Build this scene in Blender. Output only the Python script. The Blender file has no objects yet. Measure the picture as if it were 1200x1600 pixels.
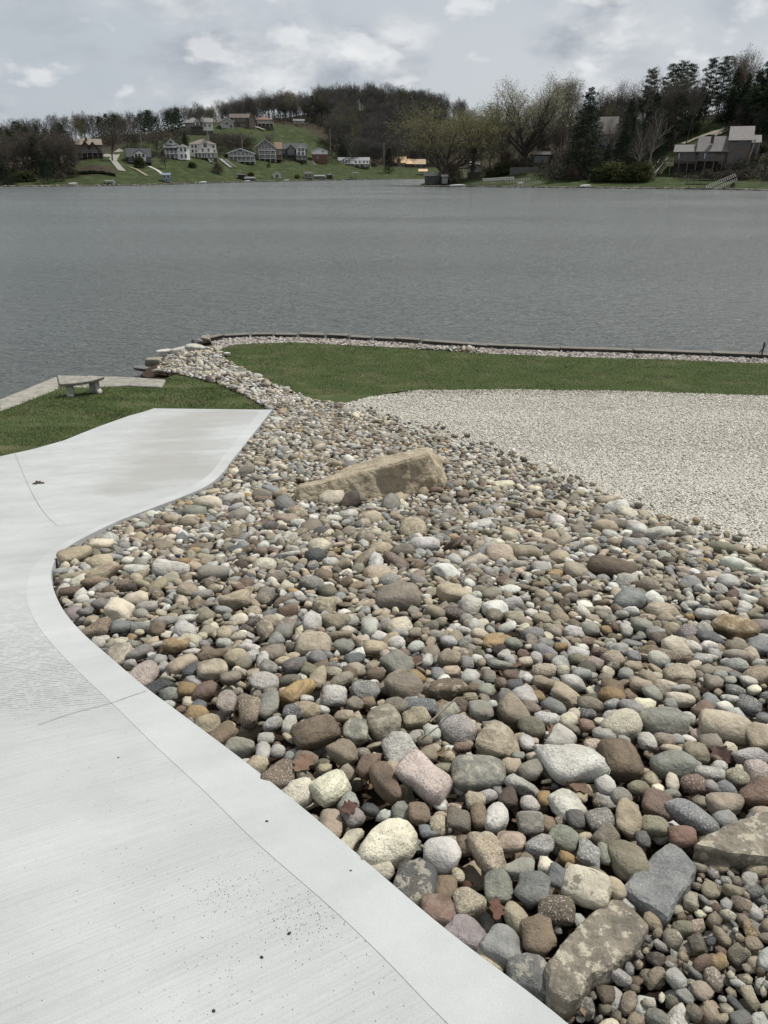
import bpy, bmesh, math, random
import numpy as np
from math import radians as R, pi, sin, cos
from mathutils import Vector, Matrix
random.seed(7); rng = np.random.default_rng(7)
S = bpy.context.scene; COL = S.collection

# ---------------------------------------------------------------- camera, sky, sun, exposure
PITCH = R(25.07); F = 1150.0; CZ = 6.0
cam = bpy.data.cameras.new('camera'); co = bpy.data.objects.new('camera', cam); COL.objects.link(co)
cam.sensor_fit = 'VERTICAL'; cam.sensor_height = 32; cam.lens = 32*F/1600
co.location = (0, 0, CZ); co.rotation_euler = (pi/2-PITCH, 0, 0)
cam.clip_start = 0.05; cam.clip_end = 12000; S.camera = co
SUN_DIR = Vector((0.42, 0.36, 0.84)).normalized()
EL = math.asin(SUN_DIR.z); AZ = math.atan2(SUN_DIR.x, SUN_DIR.y)
sl = bpy.data.lights.new('sun', 'SUN'); so = bpy.data.objects.new('sun', sl); COL.objects.link(so)
sl.energy = 4.7; sl.angle = R(1.2); sl.color = (1.0, .955, .89)
so.rotation_euler = SUN_DIR.to_track_quat('Z', 'Y').to_euler(); so.location = (0, 0, 60)
S.view_settings.view_transform = 'Standard'; S.view_settings.look = 'None'
S.view_settings.exposure = 0.0; S.view_settings.gamma = 1
S.render.resolution_x = 768; S.render.resolution_y = 1024
S.cycles.max_bounces = 5; S.cycles.transparent_max_bounces = 4

def build_world():
    W = bpy.data.worlds.new('World'); S.world = W; W.use_nodes = True
    nt = W.node_tree; nt.nodes.clear(); N = nt.nodes.new; L = nt.links.new
    out = N('ShaderNodeOutputWorld'); bg = N('ShaderNodeBackground'); bg.inputs[1].default_value = 0.1
    L(bg.outputs[0], out.inputs[0])
    sky = N('ShaderNodeTexSky'); sky.sky_type = 'NISHITA'; sky.sun_disc = False
    sky.sun_elevation = EL; sky.sun_rotation = AZ; sky.air_density = 1.3; sky.dust_density = 2.5
    tc = N('ShaderNodeTexCoord'); sep = N('ShaderNodeSeparateXYZ'); L(tc.outputs['Generated'], sep.inputs[0])
    zz = N('ShaderNodeMath'); zz.operation = 'MAXIMUM'; zz.inputs[1].default_value = 0.0; L(sep.outputs[2], zz.inputs[0])
    za = N('ShaderNodeMath'); za.operation = 'ADD'; za.inputs[1].default_value = 0.42; L(zz.outputs[0], za.inputs[0])
    dx = N('ShaderNodeMath'); dx.operation = 'DIVIDE'; L(sep.outputs[0], dx.inputs[0]); L(za.outputs[0], dx.inputs[1])
    dy = N('ShaderNodeMath'); dy.operation = 'DIVIDE'; L(sep.outputs[1], dy.inputs[0]); L(za.outputs[0], dy.inputs[1])
    cb = N('ShaderNodeCombineXYZ'); L(dx.outputs[0], cb.inputs[0]); L(dy.outputs[0], cb.inputs[1])
    def noise(scale, detail, rough, off, dist=0.0):
        mp = N('ShaderNodeMapping'); mp.inputs['Location'].default_value = off; L(cb.outputs[0], mp.inputs[0])
        n = N('ShaderNodeTexNoise'); n.inputs['Scale'].default_value = scale; n.inputs['Detail'].default_value = detail
        n.inputs['Roughness'].default_value = rough; n.inputs['Distortion'].default_value = dist; L(mp.outputs[0], n.inputs[0]); return n
    def ramp(src, stops):
        r = N('ShaderNodeValToRGB'); e = r.color_ramp.elements
        e[0].position, e[0].color = stops[0][0], (*stops[0][1], 1)
        e[1].position, e[1].color = stops[1][0], (*stops[1][1], 1)
        for p, c in stops[2:]:
            k = e.new(p); k.color = (*c, 1)
        L(src, r.inputs[0]); return r
    def mix(a, b, f, mode='MIX'):
        m = N('ShaderNodeMix'); m.data_type = 'RGBA'; m.blend_type = mode
        if isinstance(f, float): m.inputs[0].default_value = f
        else: L(f, m.inputs[0])
        for s, i in ((a, 6), (b, 7)):
            if isinstance(s, tuple): m.inputs[i].default_value = (*s, 1)
            else: L(s, m.inputs[i])
        return m.outputs[2]
    veil = noise(.55, 5, .55, (3, 1, 0))
    thin = ramp(veil.outputs[0], [(.3, (4.9, 5.4, 5.95)), (.7, (6.0, 6.35, 6.75))])
    col = mix(sky.outputs[0], thin.outputs[0], .93)
    # dark-bellied low clouds and bright tops
    c1 = noise(2.3, 8, .52, (1.3, 4.2, 0), .2)
    m1 = ramp(c1.outputs[0], [(.42, (0, 0, 0)), (.56, (1, 1, 1))])
    body = noise(4.4, 8, .55, (5.1, 2.2, 0), .2)
    shade = ramp(body.outputs[0], [(.40, (3.9, 4.25, 4.8)), (.51, (5.6, 5.95, 6.35)), (.60, (7.9, 8.05, 8.2))])
    f1 = N('ShaderNodeMath'); f1.operation = 'MULTIPLY'; f1.inputs[1].default_value = .9; L(m1.outputs[0], f1.inputs[0])
    col = mix(col, shade.outputs[0], f1.outputs[0])
    c2 = noise(6.2, 8, .5, (8.3, .7, 0), .15)
    m2 = ramp(c2.outputs[0], [(.57, (0, 0, 0)), (.65, (1, 1, 1))])
    f2 = N('ShaderNodeMath'); f2.operation = 'MULTIPLY'; f2.inputs[1].default_value = .55; L(m2.outputs[0], f2.inputs[0])
    col = mix(col, (8.8, 8.9, 9.0), f2.outputs[0])
    L(col, bg.inputs[0])
build_world()

# ---------------------------------------------------------------- picture-to-place surveying helpers
SP, CP = sin(PITCH), cos(PITCH)
def slope(py):
    v = (800-py)/F
    return (-SP+CP*v)/(CP+SP*v)
def zrow(py, Y): return CZ+slope(py)*Y
_T = np.array([(-9, 4.56), (-3, 4.55), (0, 4.5), (1, 4.45), (1.45, 4.36), (2.2, 4.17), (3, 3.9), (4.3, 3.52), (6.5, 2.96), (8.5, 2.55), (10.5, 2.16),
  (15, 1.36), (17.5, 1.08), (20.5, .82), (22.5, .74), (25.5, .66), (60, .6)])
_ys = np.linspace(-9, 60, 3451); _zs = np.interp(_ys, _T[:, 0], _T[:, 1])
_k = np.hanning(61); _k /= _k.sum(); _zs = np.convolve(np.pad(_zs, 30, mode='edge'), _k, mode='valid')
def prof(Y): return float(np.interp(Y, _ys, _zs))
def profa(Y): return np.interp(Y, _ys, _zs)
def depth(Y, z): return Y*CP+(CZ-z)*SP
def g(px, py, lift=0.0):
    t = slope(py); a, b = 0.05, 45.0
    for _ in range(40):
        m = (a+b)/2
        if CZ+t*m > prof(m)+lift: a = m
        else: b = m
    z = prof(a)+lift
    return ((px-600)/F*depth(a, z), a, z)
def proj(x, y, z):
    d = depth(y, z); return 600+F*x/d, 800-F*(-SP*y+(z-CZ)*CP)/d
def proja(x, y, z):
    d = y*CP+(CZ-z)*SP; return 600+F*x/d, 800-F*(y*SP*-1*-1+(z-CZ)*CP)/d

# ---------------------------------------------------------------- object helpers
def tag(o, label=None, cat=None, group=None, kind=None):
    if label: o['label'] = label
    if cat: o['category'] = cat
    if group: o['group'] = group
    if kind: o['kind'] = kind
    return o
def empty(name, loc, label, cat, group=None, rz=0):
    o = bpy.data.objects.new(name, None); COL.objects.link(o); o.empty_display_size = .2
    o.location = loc; o.rotation_euler = (0, 0, rz); return tag(o, label, cat, group)
def npmesh(name, V, Fc, mat, col=None, par=None, lc=None, smooth=False):
    me = bpy.data.meshes.new(name); V = np.asarray(V, np.float32); Fc = np.asarray(Fc, np.int32)
    k = Fc.shape[1]; n = len(Fc)
    me.vertices.add(len(V)); me.vertices.foreach_set('co', V.ravel())
    me.loops.add(n*k); me.loops.foreach_set('vertex_index', Fc.ravel())
    me.polygons.add(n); me.polygons.foreach_set('loop_start', np.arange(n, dtype=np.int32)*k)
    if smooth: me.polygons.foreach_set('use_smooth', np.ones(n, bool))
    me.update(calc_edges=True)
    for nm, a in (('col', col), ('par', par)):
        if a is not None:
            at = me.attributes.new(nm, 'FLOAT_COLOR', 'POINT'); a = np.asarray(a, np.float32)
            if a.shape[1] == 3: a = np.hstack([a, np.ones((len(a), 1), np.float32)])
            at.data.foreach_set('color', a.ravel())
    if lc is not None:
        at = me.attributes.new('lc', 'FLOAT_VECTOR', 'POINT'); at.data.foreach_set('vector', np.asarray(lc, np.float32).ravel())
    if mat: me.materials.append(mat)
    return me
def link(name, me, parent=None, loc=None):
    o = bpy.data.objects.new(name, me); COL.objects.link(o)
    if parent: o.parent = parent
    if loc is not None: o.location = loc
    return o

class MB:
    """collects boxes, bars, prisms into one mesh"""
    def __init__(s): s.v = []; s.f = []
    def add(s, vs, fs):
        b = len(s.v); s.v += [tuple(v) for v in vs]; s.f += [tuple(b+i for i in f) for f in fs]; return s
    def box(s, x0, x1, y0, y1, z0, z1):
        return s.add([(x0, y0, z0), (x1, y0, z0), (x1, y1, z0), (x0, y1, z0), (x0, y0, z1), (x1, y0, z1), (x1, y1, z1), (x0, y1, z1)],
                     [(0, 3, 2, 1), (4, 5, 6, 7), (0, 1, 5, 4), (1, 2, 6, 5), (2, 3, 7, 6), (3, 0, 4, 7)])
    def bar(s, p, q, r, n=6, r2=None):
        p = Vector(p); q = Vector(q); r2 = r if r2 is None else r2; d = (q-p).normalized()
        u = d.orthogonal().normalized(); w = d.cross(u); vs = []
        for c, rr in ((p, r), (q, r2)):
            for i in range(n):
                a = 2*pi*i/n; vs.append(c+u*cos(a)*rr+w*sin(a)*rr)
        return s.add(vs, [(i, (i+1) % n, n+(i+1) % n, n+i) for i in range(n)]+[tuple(range(n))[::-1], tuple(range(n, 2*n))])
    def prism(s, poly, axis, a0, a1):
        """poly: 2D points extruded along axis ('x' or 'y')"""
        n = len(poly); mk = (lambda p, a: (a, p[0], p[1])) if axis == 'x' else (lambda p, a: (p[0], a, p[1]))
        vs = [mk(p, a0) for p in poly]+[mk(p, a1) for p in poly]
        return s.add(vs, [(i, (i+1) % n, n+(i+1) % n, n+i) for i in range(n)]+[tuple(range(n))[::-1], tuple(range(n, 2*n))])
    def build(s, name, mat, parent=None, bevel=0, smooth=False):
        me = bpy.data.meshes.new(name); me.from_pydata(s.v, [], s.f); me.materials.append(mat)
        bm = bmesh.new(); bm.from_mesh(me)
        bmesh.ops.recalc_face_normals(bm, faces=bm.faces)
        if bevel: bmesh.ops.bevel(bm, geom=list(bm.edges), offset=bevel, segments=1, affect='EDGES')
        bm.to_mesh(me); bm.free()
        if smooth: me.polygons.foreach_set('use_smooth', [True]*len(me.polygons))
        return link(name, me, parent)

# ---------------------------------------------------------------- materials
class MT:
    def __init__(s, name, rough=.8, spec=.3):
        s.m = bpy.data.materials.new(name); s.m.use_nodes = True; s.nt = s.m.node_tree
        s.b = s.nt.nodes['Principled BSDF']; s.b.inputs['Roughness'].default_value = rough
        s.b.inputs['Specular IOR Level'].default_value = spec
    def N(s, t, **kw):
        n = s.nt.nodes.new(t)
        for k, v in kw.items(): setattr(n, k, v)
        return n
    def L(s, a, b): s.nt.links.new(a, b)
    def pos(s): return s.N('ShaderNodeNewGeometry').outputs['Position']
    def attr(s, nm, out='Color'):
        n = s.N('ShaderNodeAttribute', attribute_name=nm); return n.outputs[out]
    def map(s, src, scale=(1, 1, 1), rot=(0, 0, 0), loc=(0, 0, 0)):
        n = s.N('ShaderNodeMapping'); n.inputs['Scale'].default_value = scale; n.inputs['Rotation'].default_value = rot
        n.inputs['Location'].default_value = loc; s.L(src, n.inputs[0]); return n.outputs[0]
    def noise(s, src, scale, detail=4, rough=.55, dist=0):
        n = s.N('ShaderNodeTexNoise'); n.inputs['Scale'].default_value = scale; n.inputs['Detail'].default_value = detail
        n.inputs['Roughness'].default_value = rough; n.inputs['Distortion'].default_value = dist; s.L(src, n.inputs[0]); return n.outputs[0]
    def vor(s, src, scale, out='Distance', feat='F1'):
        n = s.N('ShaderNodeTexVoronoi', feature=feat); n.inputs['Scale'].default_value = scale; s.L(src, n.inputs[0]); return n.outputs[out]
    def ramp(s, src, stops):
        r = s.N('ShaderNodeValToRGB'); e = r.color_ramp.elements
        fx = lambda c: (c, c, c, 1) if isinstance(c, (int, float)) else (*c, 1)
        e[0].position, e[0].color = stops[0][0], fx(stops[0][1]); e[1].position, e[1].color = stops[1][0], fx(stops[1][1])
        for p, c in stops[2:]: k = e.new(p); k.color = fx(c)
        s.L(src, r.inputs[0]); return r.outputs[0]
    def mix(s, f, a, b, mode='MIX'):
        m = s.N('ShaderNodeMix', data_type='RGBA', blend_type=mode)
        for v, i in ((f, 0), (a, 6), (b, 7)):
            if isinstance(v, (int, float)) and i == 0: m.inputs[0].default_value = v
            elif isinstance(v, (int, float)): m.inputs[i].default_value = (v, v, v, 1)
            elif isinstance(v, tuple): m.inputs[i].default_value = (*v, 1)
            else: s.L(v, m.inputs[i])
        return m.outputs[2]
    def math(s, op, a, b=0.0, c=None):
        m = s.N('ShaderNodeMath', operation=op)
        for v, i in ((a, 0), (b, 1), (c, 2)):
            if v is None: continue
            if isinstance(v, (int, float)): m.inputs[i].default_value = v
            else: s.L(v, m.inputs[i])
        return m.outputs[0]
    def bump(s, h, dist=.01, strength=1.0, prev=None):
        n = s.N('ShaderNodeBump'); n.inputs['Strength'].default_value = strength; n.inputs['Distance'].default_value = dist
        s.L(h, n.inputs['Height'])
        if prev is not None: s.L(prev, n.inputs['Normal'])
        s.L(n.outputs[0], s.b.inputs['Normal']); return n.outputs[0]
    def color(s, c):
        if isinstance(c, tuple): s.b.inputs['Base Color'].default_value = (*c, 1)
        else: s.L(c, s.b.inputs['Base Color'])
        return s.m

def simple(name, c, rough=.75, var=.25, scale=3.0, bump=0.0):
    t = MT(name, rough); p = t.pos(); n = t.noise(p, scale, 5)
    t.color(t.mix(1.0, c, t.ramp(n, [(.25, 1-var), (.75, 1+var*.4)]), 'MULTIPLY'))
    if bump: t.bump(t.noise(p, scale*6, 4), bump)
    return t.m

def mat_rock():
    t = MT('river_stone', .72, .35); col = t.attr('col'); par = t.attr('par'); lc = t.attr('lc', 'Vector')
    sp = t.N('ShaderNodeSeparateColor'); t.L(par, sp.inputs[0]); sR, sG, sB = sp.outputs
    c = t.mix(1.0, col, t.ramp(t.noise(lc, 14, 5, .6), [(.25, .6), (.5, 1.0), (.78, 1.32)]), 'MULTIPLY')
    c = t.mix(t.math('MULTIPLY', t.ramp(t.noise(lc, 5, 3, .5), [(.5, 0), (.68, 1)]), .3), c, (.20, .155, .105))
    w = t.N('ShaderNodeTexWave', wave_type='BANDS', bands_direction='Z'); t.L(lc, w.inputs[0])
    w.inputs['Scale'].default_value = 26; w.inputs['Distortion'].default_value = 3.5; w.inputs['Detail'].default_value = 3; w.inputs['Detail Scale'].default_value = 1.3
    c = t.mix(t.math('MULTIPLY', t.ramp(w.outputs[0], [(.35, 0), (.8, 1)]), t.math('MULTIPLY', sG, .55)), c, t.mix(1.0, c, .52, 'MULTIPLY'))
    v = t.noise(lc, 210, 3, .65)
    c = t.mix(t.math('MULTIPLY', t.ramp(v, [(.34, 1), (.43, 0)]), sR), c, (.055, .05, .05))
    c = t.mix(t.math('MULTIPLY', t.ramp(v, [(.56, 0), (.66, 1)]), t.math('MULTIPLY', sR, .75)), c, (.62, .6, .56))
    m = t.noise(lc, 24, 6, .68)
    c = t.mix(t.math('MULTIPLY', t.ramp(m, [(.53, 0), (.58, 1)]), sB), c, (.42, .39, .30))
    c = t.mix(t.math('MULTIPLY', t.ramp(m, [(.40, 1), (.46, 0)]), t.math('MULTIPLY', sB, .8)), c, (.075, .075, .055))
    # hairline veins
    c = t.mix(t.math('MULTIPLY', t.ramp(t.vor(lc, 9, feat='DISTANCE_TO_EDGE'), [(.0, 1), (.010, 0)]), .09), c, (.55, .5, .42))
    c = t.mix(t.math('MULTIPLY', t.ramp(t.vor(t.map(lc, loc=(3, 1, 2)), 190), [(.10, 1), (.2, 0)]), .35), c, t.mix(1.0, c, .45, 'MULTIPLY'))
    t.color(c)
    n0 = t.bump(t.noise(lc, 17, 4, .6), .022, .6); n1 = t.bump(t.noise(lc, 48, 6, .62), .010, .9, n0)
    t.bump(t.noise(lc, 260, 3, .6), .0022, .8, n1)
    return t.m

def mat_concrete(name, brushed=True):
    t = MT(name, .85, .25); p = t.pos()
    c = t.ramp(t.noise(p, .9, 6, .6), [(.25, (.335, .348, .347)), (.5, (.385, .398, .397)), (.75, (.425, .437, .435))])
    # long drying stains along the brush direction
    pr = t.map(p, rot=(0, 0, R(-30))); st = t.noise(t.map(pr, (.5, 4.5, .5)), 1.0, 5, .6)
    c = t.mix(.4, c, t.ramp(st, [(.3, .82), (.62, 1.05)]), 'MULTIPLY'); c = t.mix(.7, c, t.ramp(t.noise(p, 3.2, 6, .65), [(.3, .88), (.65, 1.04)]), 'MULTIPLY')
    if brushed:   # damp stain left where water runs down the upper slab
        nz = t.math('MULTIPLY', t.math('SUBTRACT', t.noise(p, 2.2, 4, .6), .5), .9); acc = None
        for wx_, wy_, r_ in STAINS:
            vd = t.N('ShaderNodeVectorMath', operation='DISTANCE'); t.L(t.map(p, (1, 1, 0)), vd.inputs[0]); vd.inputs[1].default_value = (wx_, wy_, 0)
            k = t.ramp(t.math('ADD', t.math('DIVIDE', vd.outputs['Value'], r_), nz), [(.45, 1), (1.0, 0)]); acc = k if acc is None else t.math('MAXIMUM', acc, k)
        c = t.mix(t.math('MULTIPLY', acc, .62), c, (.27, .265, .25))
    f = t.noise(p, 330, 3, .7); c = t.mix(.5, c, t.ramp(f, [(.3, .78), (.55, 1.03)]), 'MULTIPLY')
    # pores and grit
    v = t.vor(p, 150); patch = t.ramp(t.noise(p, 1.6, 4, .6), [(.40, .02), (.70, .16)])
    dots = t.math('LESS_THAN', v, patch)
    if brushed:
        c = t.mix(t.math('MULTIPLY', dots, .6), c, (.16, .155, .15))
        fr = t.map(pr, (3.0, 190, 3.0)); b = t.noise(fr, 1.0, 3, .6)
        c = t.mix(.32, c, t.ramp(b, [(.3, .74), (.6, 1.06)]), 'MULTIPLY')
        # raked grooves where the slope starts
        sy = t.N('ShaderNodeSeparateXYZ'); t.L(p, sy.inputs[0])
        zone = t.math('MULTIPLY', t.ramp(t.math('DIVIDE', sy.outputs[1], 10.0), [(.205, 0), (.225, 1), (.30, 1), (.40, .12)]),
                      t.ramp(t.math('MULTIPLY', sy.outputs[0], -.25), [(.20, 0), (.30, 1)]))
        w = t.N('ShaderNodeTexWave', wave_type='BANDS', bands_direction='Y'); t.L(t.map(p, rot=(0, 0, R(-14))), w.inputs[0])
        w.inputs['Scale'].default_value = 15; w.inputs['Distortion'].default_value = .9; w.inputs['Detail'].default_value = 4; w.inputs['Detail Scale'].default_value = 3
        gr = t.math('MULTIPLY', t.math('MULTIPLY', t.ramp(w.outputs[0], [(.02, 1), (.22, 0)]), t.ramp(t.noise(p, 30, 3, .7), [(.42, 0), (.55, 1)])), zone)
        c = t.mix(t.math('MULTIPLY', gr, .7), c, (.14, .14, .135))
        n1 = t.bump(b, .0035, .7); n2 = t.bump(t.math('SUBTRACT', 1.0, gr), .004, .8, n1); t.bump(f, .0015, .6, n2)
    else:
        c = t.mix(t.math('MULTIPLY', dots, .22), c, (.25, .245, .235))
        c = t.mix(1.0, c, 1.03, 'MULTIPLY')
        n1 = t.bump(t.noise(p, 22, 4), .004, .5); t.bump(f, .001, .5, n1)
    return t.color(c)

def mat_soil():
    t = MT('dark_soil', .95, .1); p = t.pos()
    c = t.ramp(t.noise(p, 55, 6, .7), [(.3, (.018, .013, .010)), (.55, (.05, .036, .026)), (.75, (.11, .078, .052))])
    t.color(c); t.bump(t.noise(p, 70, 6, .7), .02); return t.m
def mat_lawn():
    t = MT('lawn_turf', .9, .1); p = t.pos()
    c = t.ramp(t.noise(p, 38, 6, .75), [(.3, (.028, .043, .015)), (.5, (.056, .080, .027)), (.72, (.095, .12, .048))])
    c = t.mix(t.ramp(t.noise(p, .9, 5, .65), [(.50, 0), (.72, .8)]), c, (.135, .125, .07))
    t.color(c); t.bump(t.noise(p, 60, 5, .7), .03); return t.m
def mat_gravelbed():
    t = MT('limestone_gravel_bed', .9, .2); p = t.pos()
    v = t.N('ShaderNodeTexVoronoi'); v.inputs['Scale'].default_value = 42; t.L(p, v.inputs[0])
    bw = t.N('ShaderNodeRGBToBW'); t.L(v.outputs['Color'], bw.inputs[0])
    c = t.ramp(bw.outputs[0], [(.1, (.34, .325, .28)), (.4, (.43, .412, .36)), (.8, (.50, .485, .43))])
    c = t.mix(t.ramp(v.outputs['Distance'], [(.35, 0), (.8, .6)]), c, (.24, .225, .19))
    c = t.mix(t.ramp(t.noise(p, 1.0, 6, .7), [(.56, 0), (.72, .4)]), c, (.13, .135, .085))
    t.color(c); t.bump(t.math('SUBTRACT', 1.0, v.outputs['Distance']), .02); return t.m
def mat_attr(name, rough=.8, trans=0.0, spec=.2):
    t = MT(name, rough, spec); t.color(t.attr('col'))
    if trans:
        d = t.N('ShaderNodeBsdfTranslucent'); t.L(t.attr('col'), d.inputs[0]); mx = t.N('ShaderNodeMixShader'); mx.inputs[0].default_value = trans
        o = t.nt.nodes['Material Output']; t.L(t.b.outputs[0], mx.inputs[1]); t.L(d.outputs[0], mx.inputs[2]); t.L(mx.outputs[0], o.inputs[0])
    return t.m
def mat_water():
    t = MT('lake_water', .20, .5); p = t.pos()
    t.b.inputs['IOR'].default_value = 1.33
    c = t.ramp(t.noise(t.map(p, (.01, .02, .01)), 1, 3), [(.3, (.092, .104, .101)), (.7, (.110, .122, .118))])
    t.color(c)
    t.L(t.ramp(t.noise(t.map(p, (.010, .045, 1), (0, 0, R(10))), 1.0, 1.5, .5), [(.30, .17), (.70, .25)]), t.b.inputs['Roughness'])
    a = t.noise(t.map(p, (.65, 1.5, 1), (0, 0, R(12))), 1.3, 3, .6, .4)
    b = t.noise(t.map(p, (1.0, 2.0, 1), (0, 0, R(-14))), 4.2, 3, .6, .3)
    e = t.noise(t.map(p, (.10, .22, 1), (0, 0, R(8))), 1.0, 3, .5)
    n1 = t.bump(a, .42, 1.0); n2 = t.bump(b, .16, 1.0, n1); t.bump(e, .35, .5, n2)
    return t.m
def mat_hill():
    t = MT('hillside_grass', .95, .05); p = t.pos()
    c = t.ramp(t.noise(p, .25, 8, .7), [(.32, (.026, .034, .015)), (.52, (.040, .054, .022)), (.72, (.090, .093, .052))])
    wood = t.attr('col')
    sep = t.N('ShaderNodeSeparateColor'); t.L(wood, sep.inputs[0])
    lit = t.ramp(t.noise(p, .35, 7, .7), [(.3, (.024, .020, .015)), (.7, (.065, .055, .040))])
    t.color(t.mix(sep.outputs[0], c, lit)); t.bump(t.noise(p, 1.2, 5, .7), .5, .7); return t.m
def mat_bark(name, c):
    t = MT(name, .9, .1); p = t.pos(); n = t.noise(t.map(p, (3, 3, .6)), 2, 5, .7)
    return t.color(t.mix(1.0, c, t.ramp(n, [(.3, .6), (.7, 1.3)]), 'MULTIPLY'))

STAINS = [(g(x_, y_)[0], g(x_, y_)[1], r_) for x_, y_, r_ in ((345, 648, 1.0), (315, 655, 1.2), (292, 664, 1.0), (276, 678, .9), (270, 697, .9), (268, 718, .9), (268, 738, 1.0), (200, 762, .5))]
M_ROCK = mat_rock(); M_SLAB = mat_concrete('brushed_concrete'); M_KERB = mat_concrete('smooth_concrete', False)
M_SOIL = mat_soil(); M_LAWN = mat_lawn(); M_GBED = mat_gravelbed(); M_WATER = mat_water(); M_HILL = mat_hill()
M_BLADE = mat_attr('grass_blades', .7, .3); M_LEAF = mat_attr('tree_foliage', .8, .15, .1); M_DEAD = mat_attr('dead_leaves', .7, .2)
M_BARK = mat_bark('grey_bark', (.085, .073, .060)); M_PALE = mat_bark('pale_bark', (.26, .24, .21)); M_TWIG = mat_bark('twig_bark', (.105, .088, .070))

# ---------------------------------------------------------------- near bank: ground sheets
from mathutils.geometry import delaunay_2d_cdt
def sheet(name, pts, off, mat, kind='structure', skirt=0.0, step=.1, parent=None, lift=None):
    r = delaunay_2d_cdt([Vector(p) for p in pts], [], [list(range(len(pts)))], 1, 1e-4)
    bm = bmesh.new(); vs = [bm.verts.new((v[0], v[1], 0)) for v in r[0]]
    for f in r[2]: bm.faces.new([vs[i] for i in f])
    y0 = min(p[1] for p in pts); y1 = max(p[1] for p in pts); y = math.floor(y0/step)*step
    while y < y1:
        bmesh.ops.bisect_plane(bm, geom=list(bm.verts)+list(bm.edges)+list(bm.faces), plane_co=(0, y, 0), plane_no=(0, 1, 0), dist=1e-5)
        y += step if y < 27 else 5
    bmesh.ops.remove_doubles(bm, verts=bm.verts, dist=1e-4)
    for v in bm.verts: v.co.z = prof(v.co.y)+off+(lift(v.co.x, v.co.y) if lift else 0)
    bm.normal_update()
    bmesh.ops.reverse_faces(bm, faces=[f for f in bm.faces if f.normal.z < 0])
    if skirt:
        be = [e for e in bm.edges if len(e.link_faces) == 1]
        r = bmesh.ops.extrude_edge_only(bm, edges=be)
        for v in [q for q in r['geom'] if isinstance(q, bmesh.types.BMVert)]: v.co.z -= skirt
    me = bpy.data.meshes.new(name); bm.to_mesh(me); bm.free(); me.materials.append(mat)
    o = link(name, me, parent)
    if kind and not parent: o['kind'] = kind
    return o
def gp(pts): return [g(px, py)[:2] for px, py in pts]
def smoothline(pts, n=4):
    """Catmull-Rom through the points"""
    P = [Vector((p[0], p[1])) for p in pts]; out = []
    for i in range(len(P)-1):
        a = P[max(i-1, 0)]; b = P[i]; c = P[i+1]; d = P[min(i+2, len(P)-1)]
        for k in range(n):
            t = k/n; out.append(tuple(.5*((2*b)+(c-a)*t+(2*a-5*b+4*c-d)*t*t+(3*b-a-3*c+d)*t**3)))
    out.append(tuple(P[-1])); return out

kerb_px = [(1000, 1700), (866, 1582), (700, 1455), (590, 1362), (480, 1268), (385, 1192), (300, 1128), (225, 1072), (170, 1025), (125, 985), (97, 950), (83, 918), (80, 893),
           (90, 870), (110, 852), (145, 833), (190, 812), (235, 795), (280, 778), (320, 761), (345, 742), (365, 716), (385, 691), (405, 666), (425, 640)]
inner_px = [(820, 1700), (700, 1600), (600, 1497), (520, 1421), (400, 1316), (320, 1237), (240, 1163), (180, 1104), (124, 1051), (75, 999), (50, 961), (41, 931), (45, 903),
            (57, 880), (80, 860), (120, 838), (170, 815), (225, 792), (270, 773), (305, 757), (330, 738), (349, 713), (368, 690), (388, 666), (407, 640)]
kerb = smoothline(gp(kerb_px)); inner = smoothline(gp(inner_px))
kerb_near = [(kerb[0][0]+1.0, -1.2)]; inner_near = [(inner[0][0]+1.0, -1.2)]
slab_top = gp([(407, 640), (240, 638), (200, 650), (150, 668), (100, 688), (50, 702), (0, 713), (-150, 745), (-600, 830), (-1500, 960)])
drive = sheet('driveway', [(inner[0][0]+.6, -1.2)]+inner+slab_top[1:]+[(-9, 1.5), (-9, -1.2)], 0.0, M_SLAB, skirt=.14)
border = sheet('driveway_edge', [(kerb[0][0]+.6, -1.2)]+kerb+inner[::-1]+[(inner[0][0]+.6, -1.2)], 0.0012, M_KERB, skirt=.14)
# sawn control joints, narrow dark slots in the driveway
M_JOINT = simple('joint_dark', (.24, .235, .225), .9)
def strip(line, w, off, mat, name, parent):
    P = [Vector((x, y, 0)) for x, y in smoothline(line, 6)]; V = []; Fc = []
    for i, p in enumerate(P):
        d = (P[min(i+1, len(P)-1)]-P[max(i-1, 0)]).normalized(); nrm = Vector((-d.y, d.x, 0))
        for s_ in (-1, 1):
            q = p+nrm*w*s_/2*(.75+.5*random.random()); V.append((q.x, q.y, prof(q.y)+off))
    Fc = [(2*i, 2*i+1, 2*i+3, 2*i+2) for i in range(len(P)-1)]
    return link(name, npmesh(name, V, Fc, mat), parent)
for ln in ([(22, 706), (45, 760), (68, 800), (90, 822)], [(92, 822), (115, 819), (145, 815)], [(120, 681), (200, 681), (290, 683), (385, 688)],
           [(229, 1080), (200, 1090), (174, 1099), (120, 1113), (60, 1133)]):
    strip(gp(ln), .003, .004, M_JOINT, 'control_joint', drive)

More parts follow.
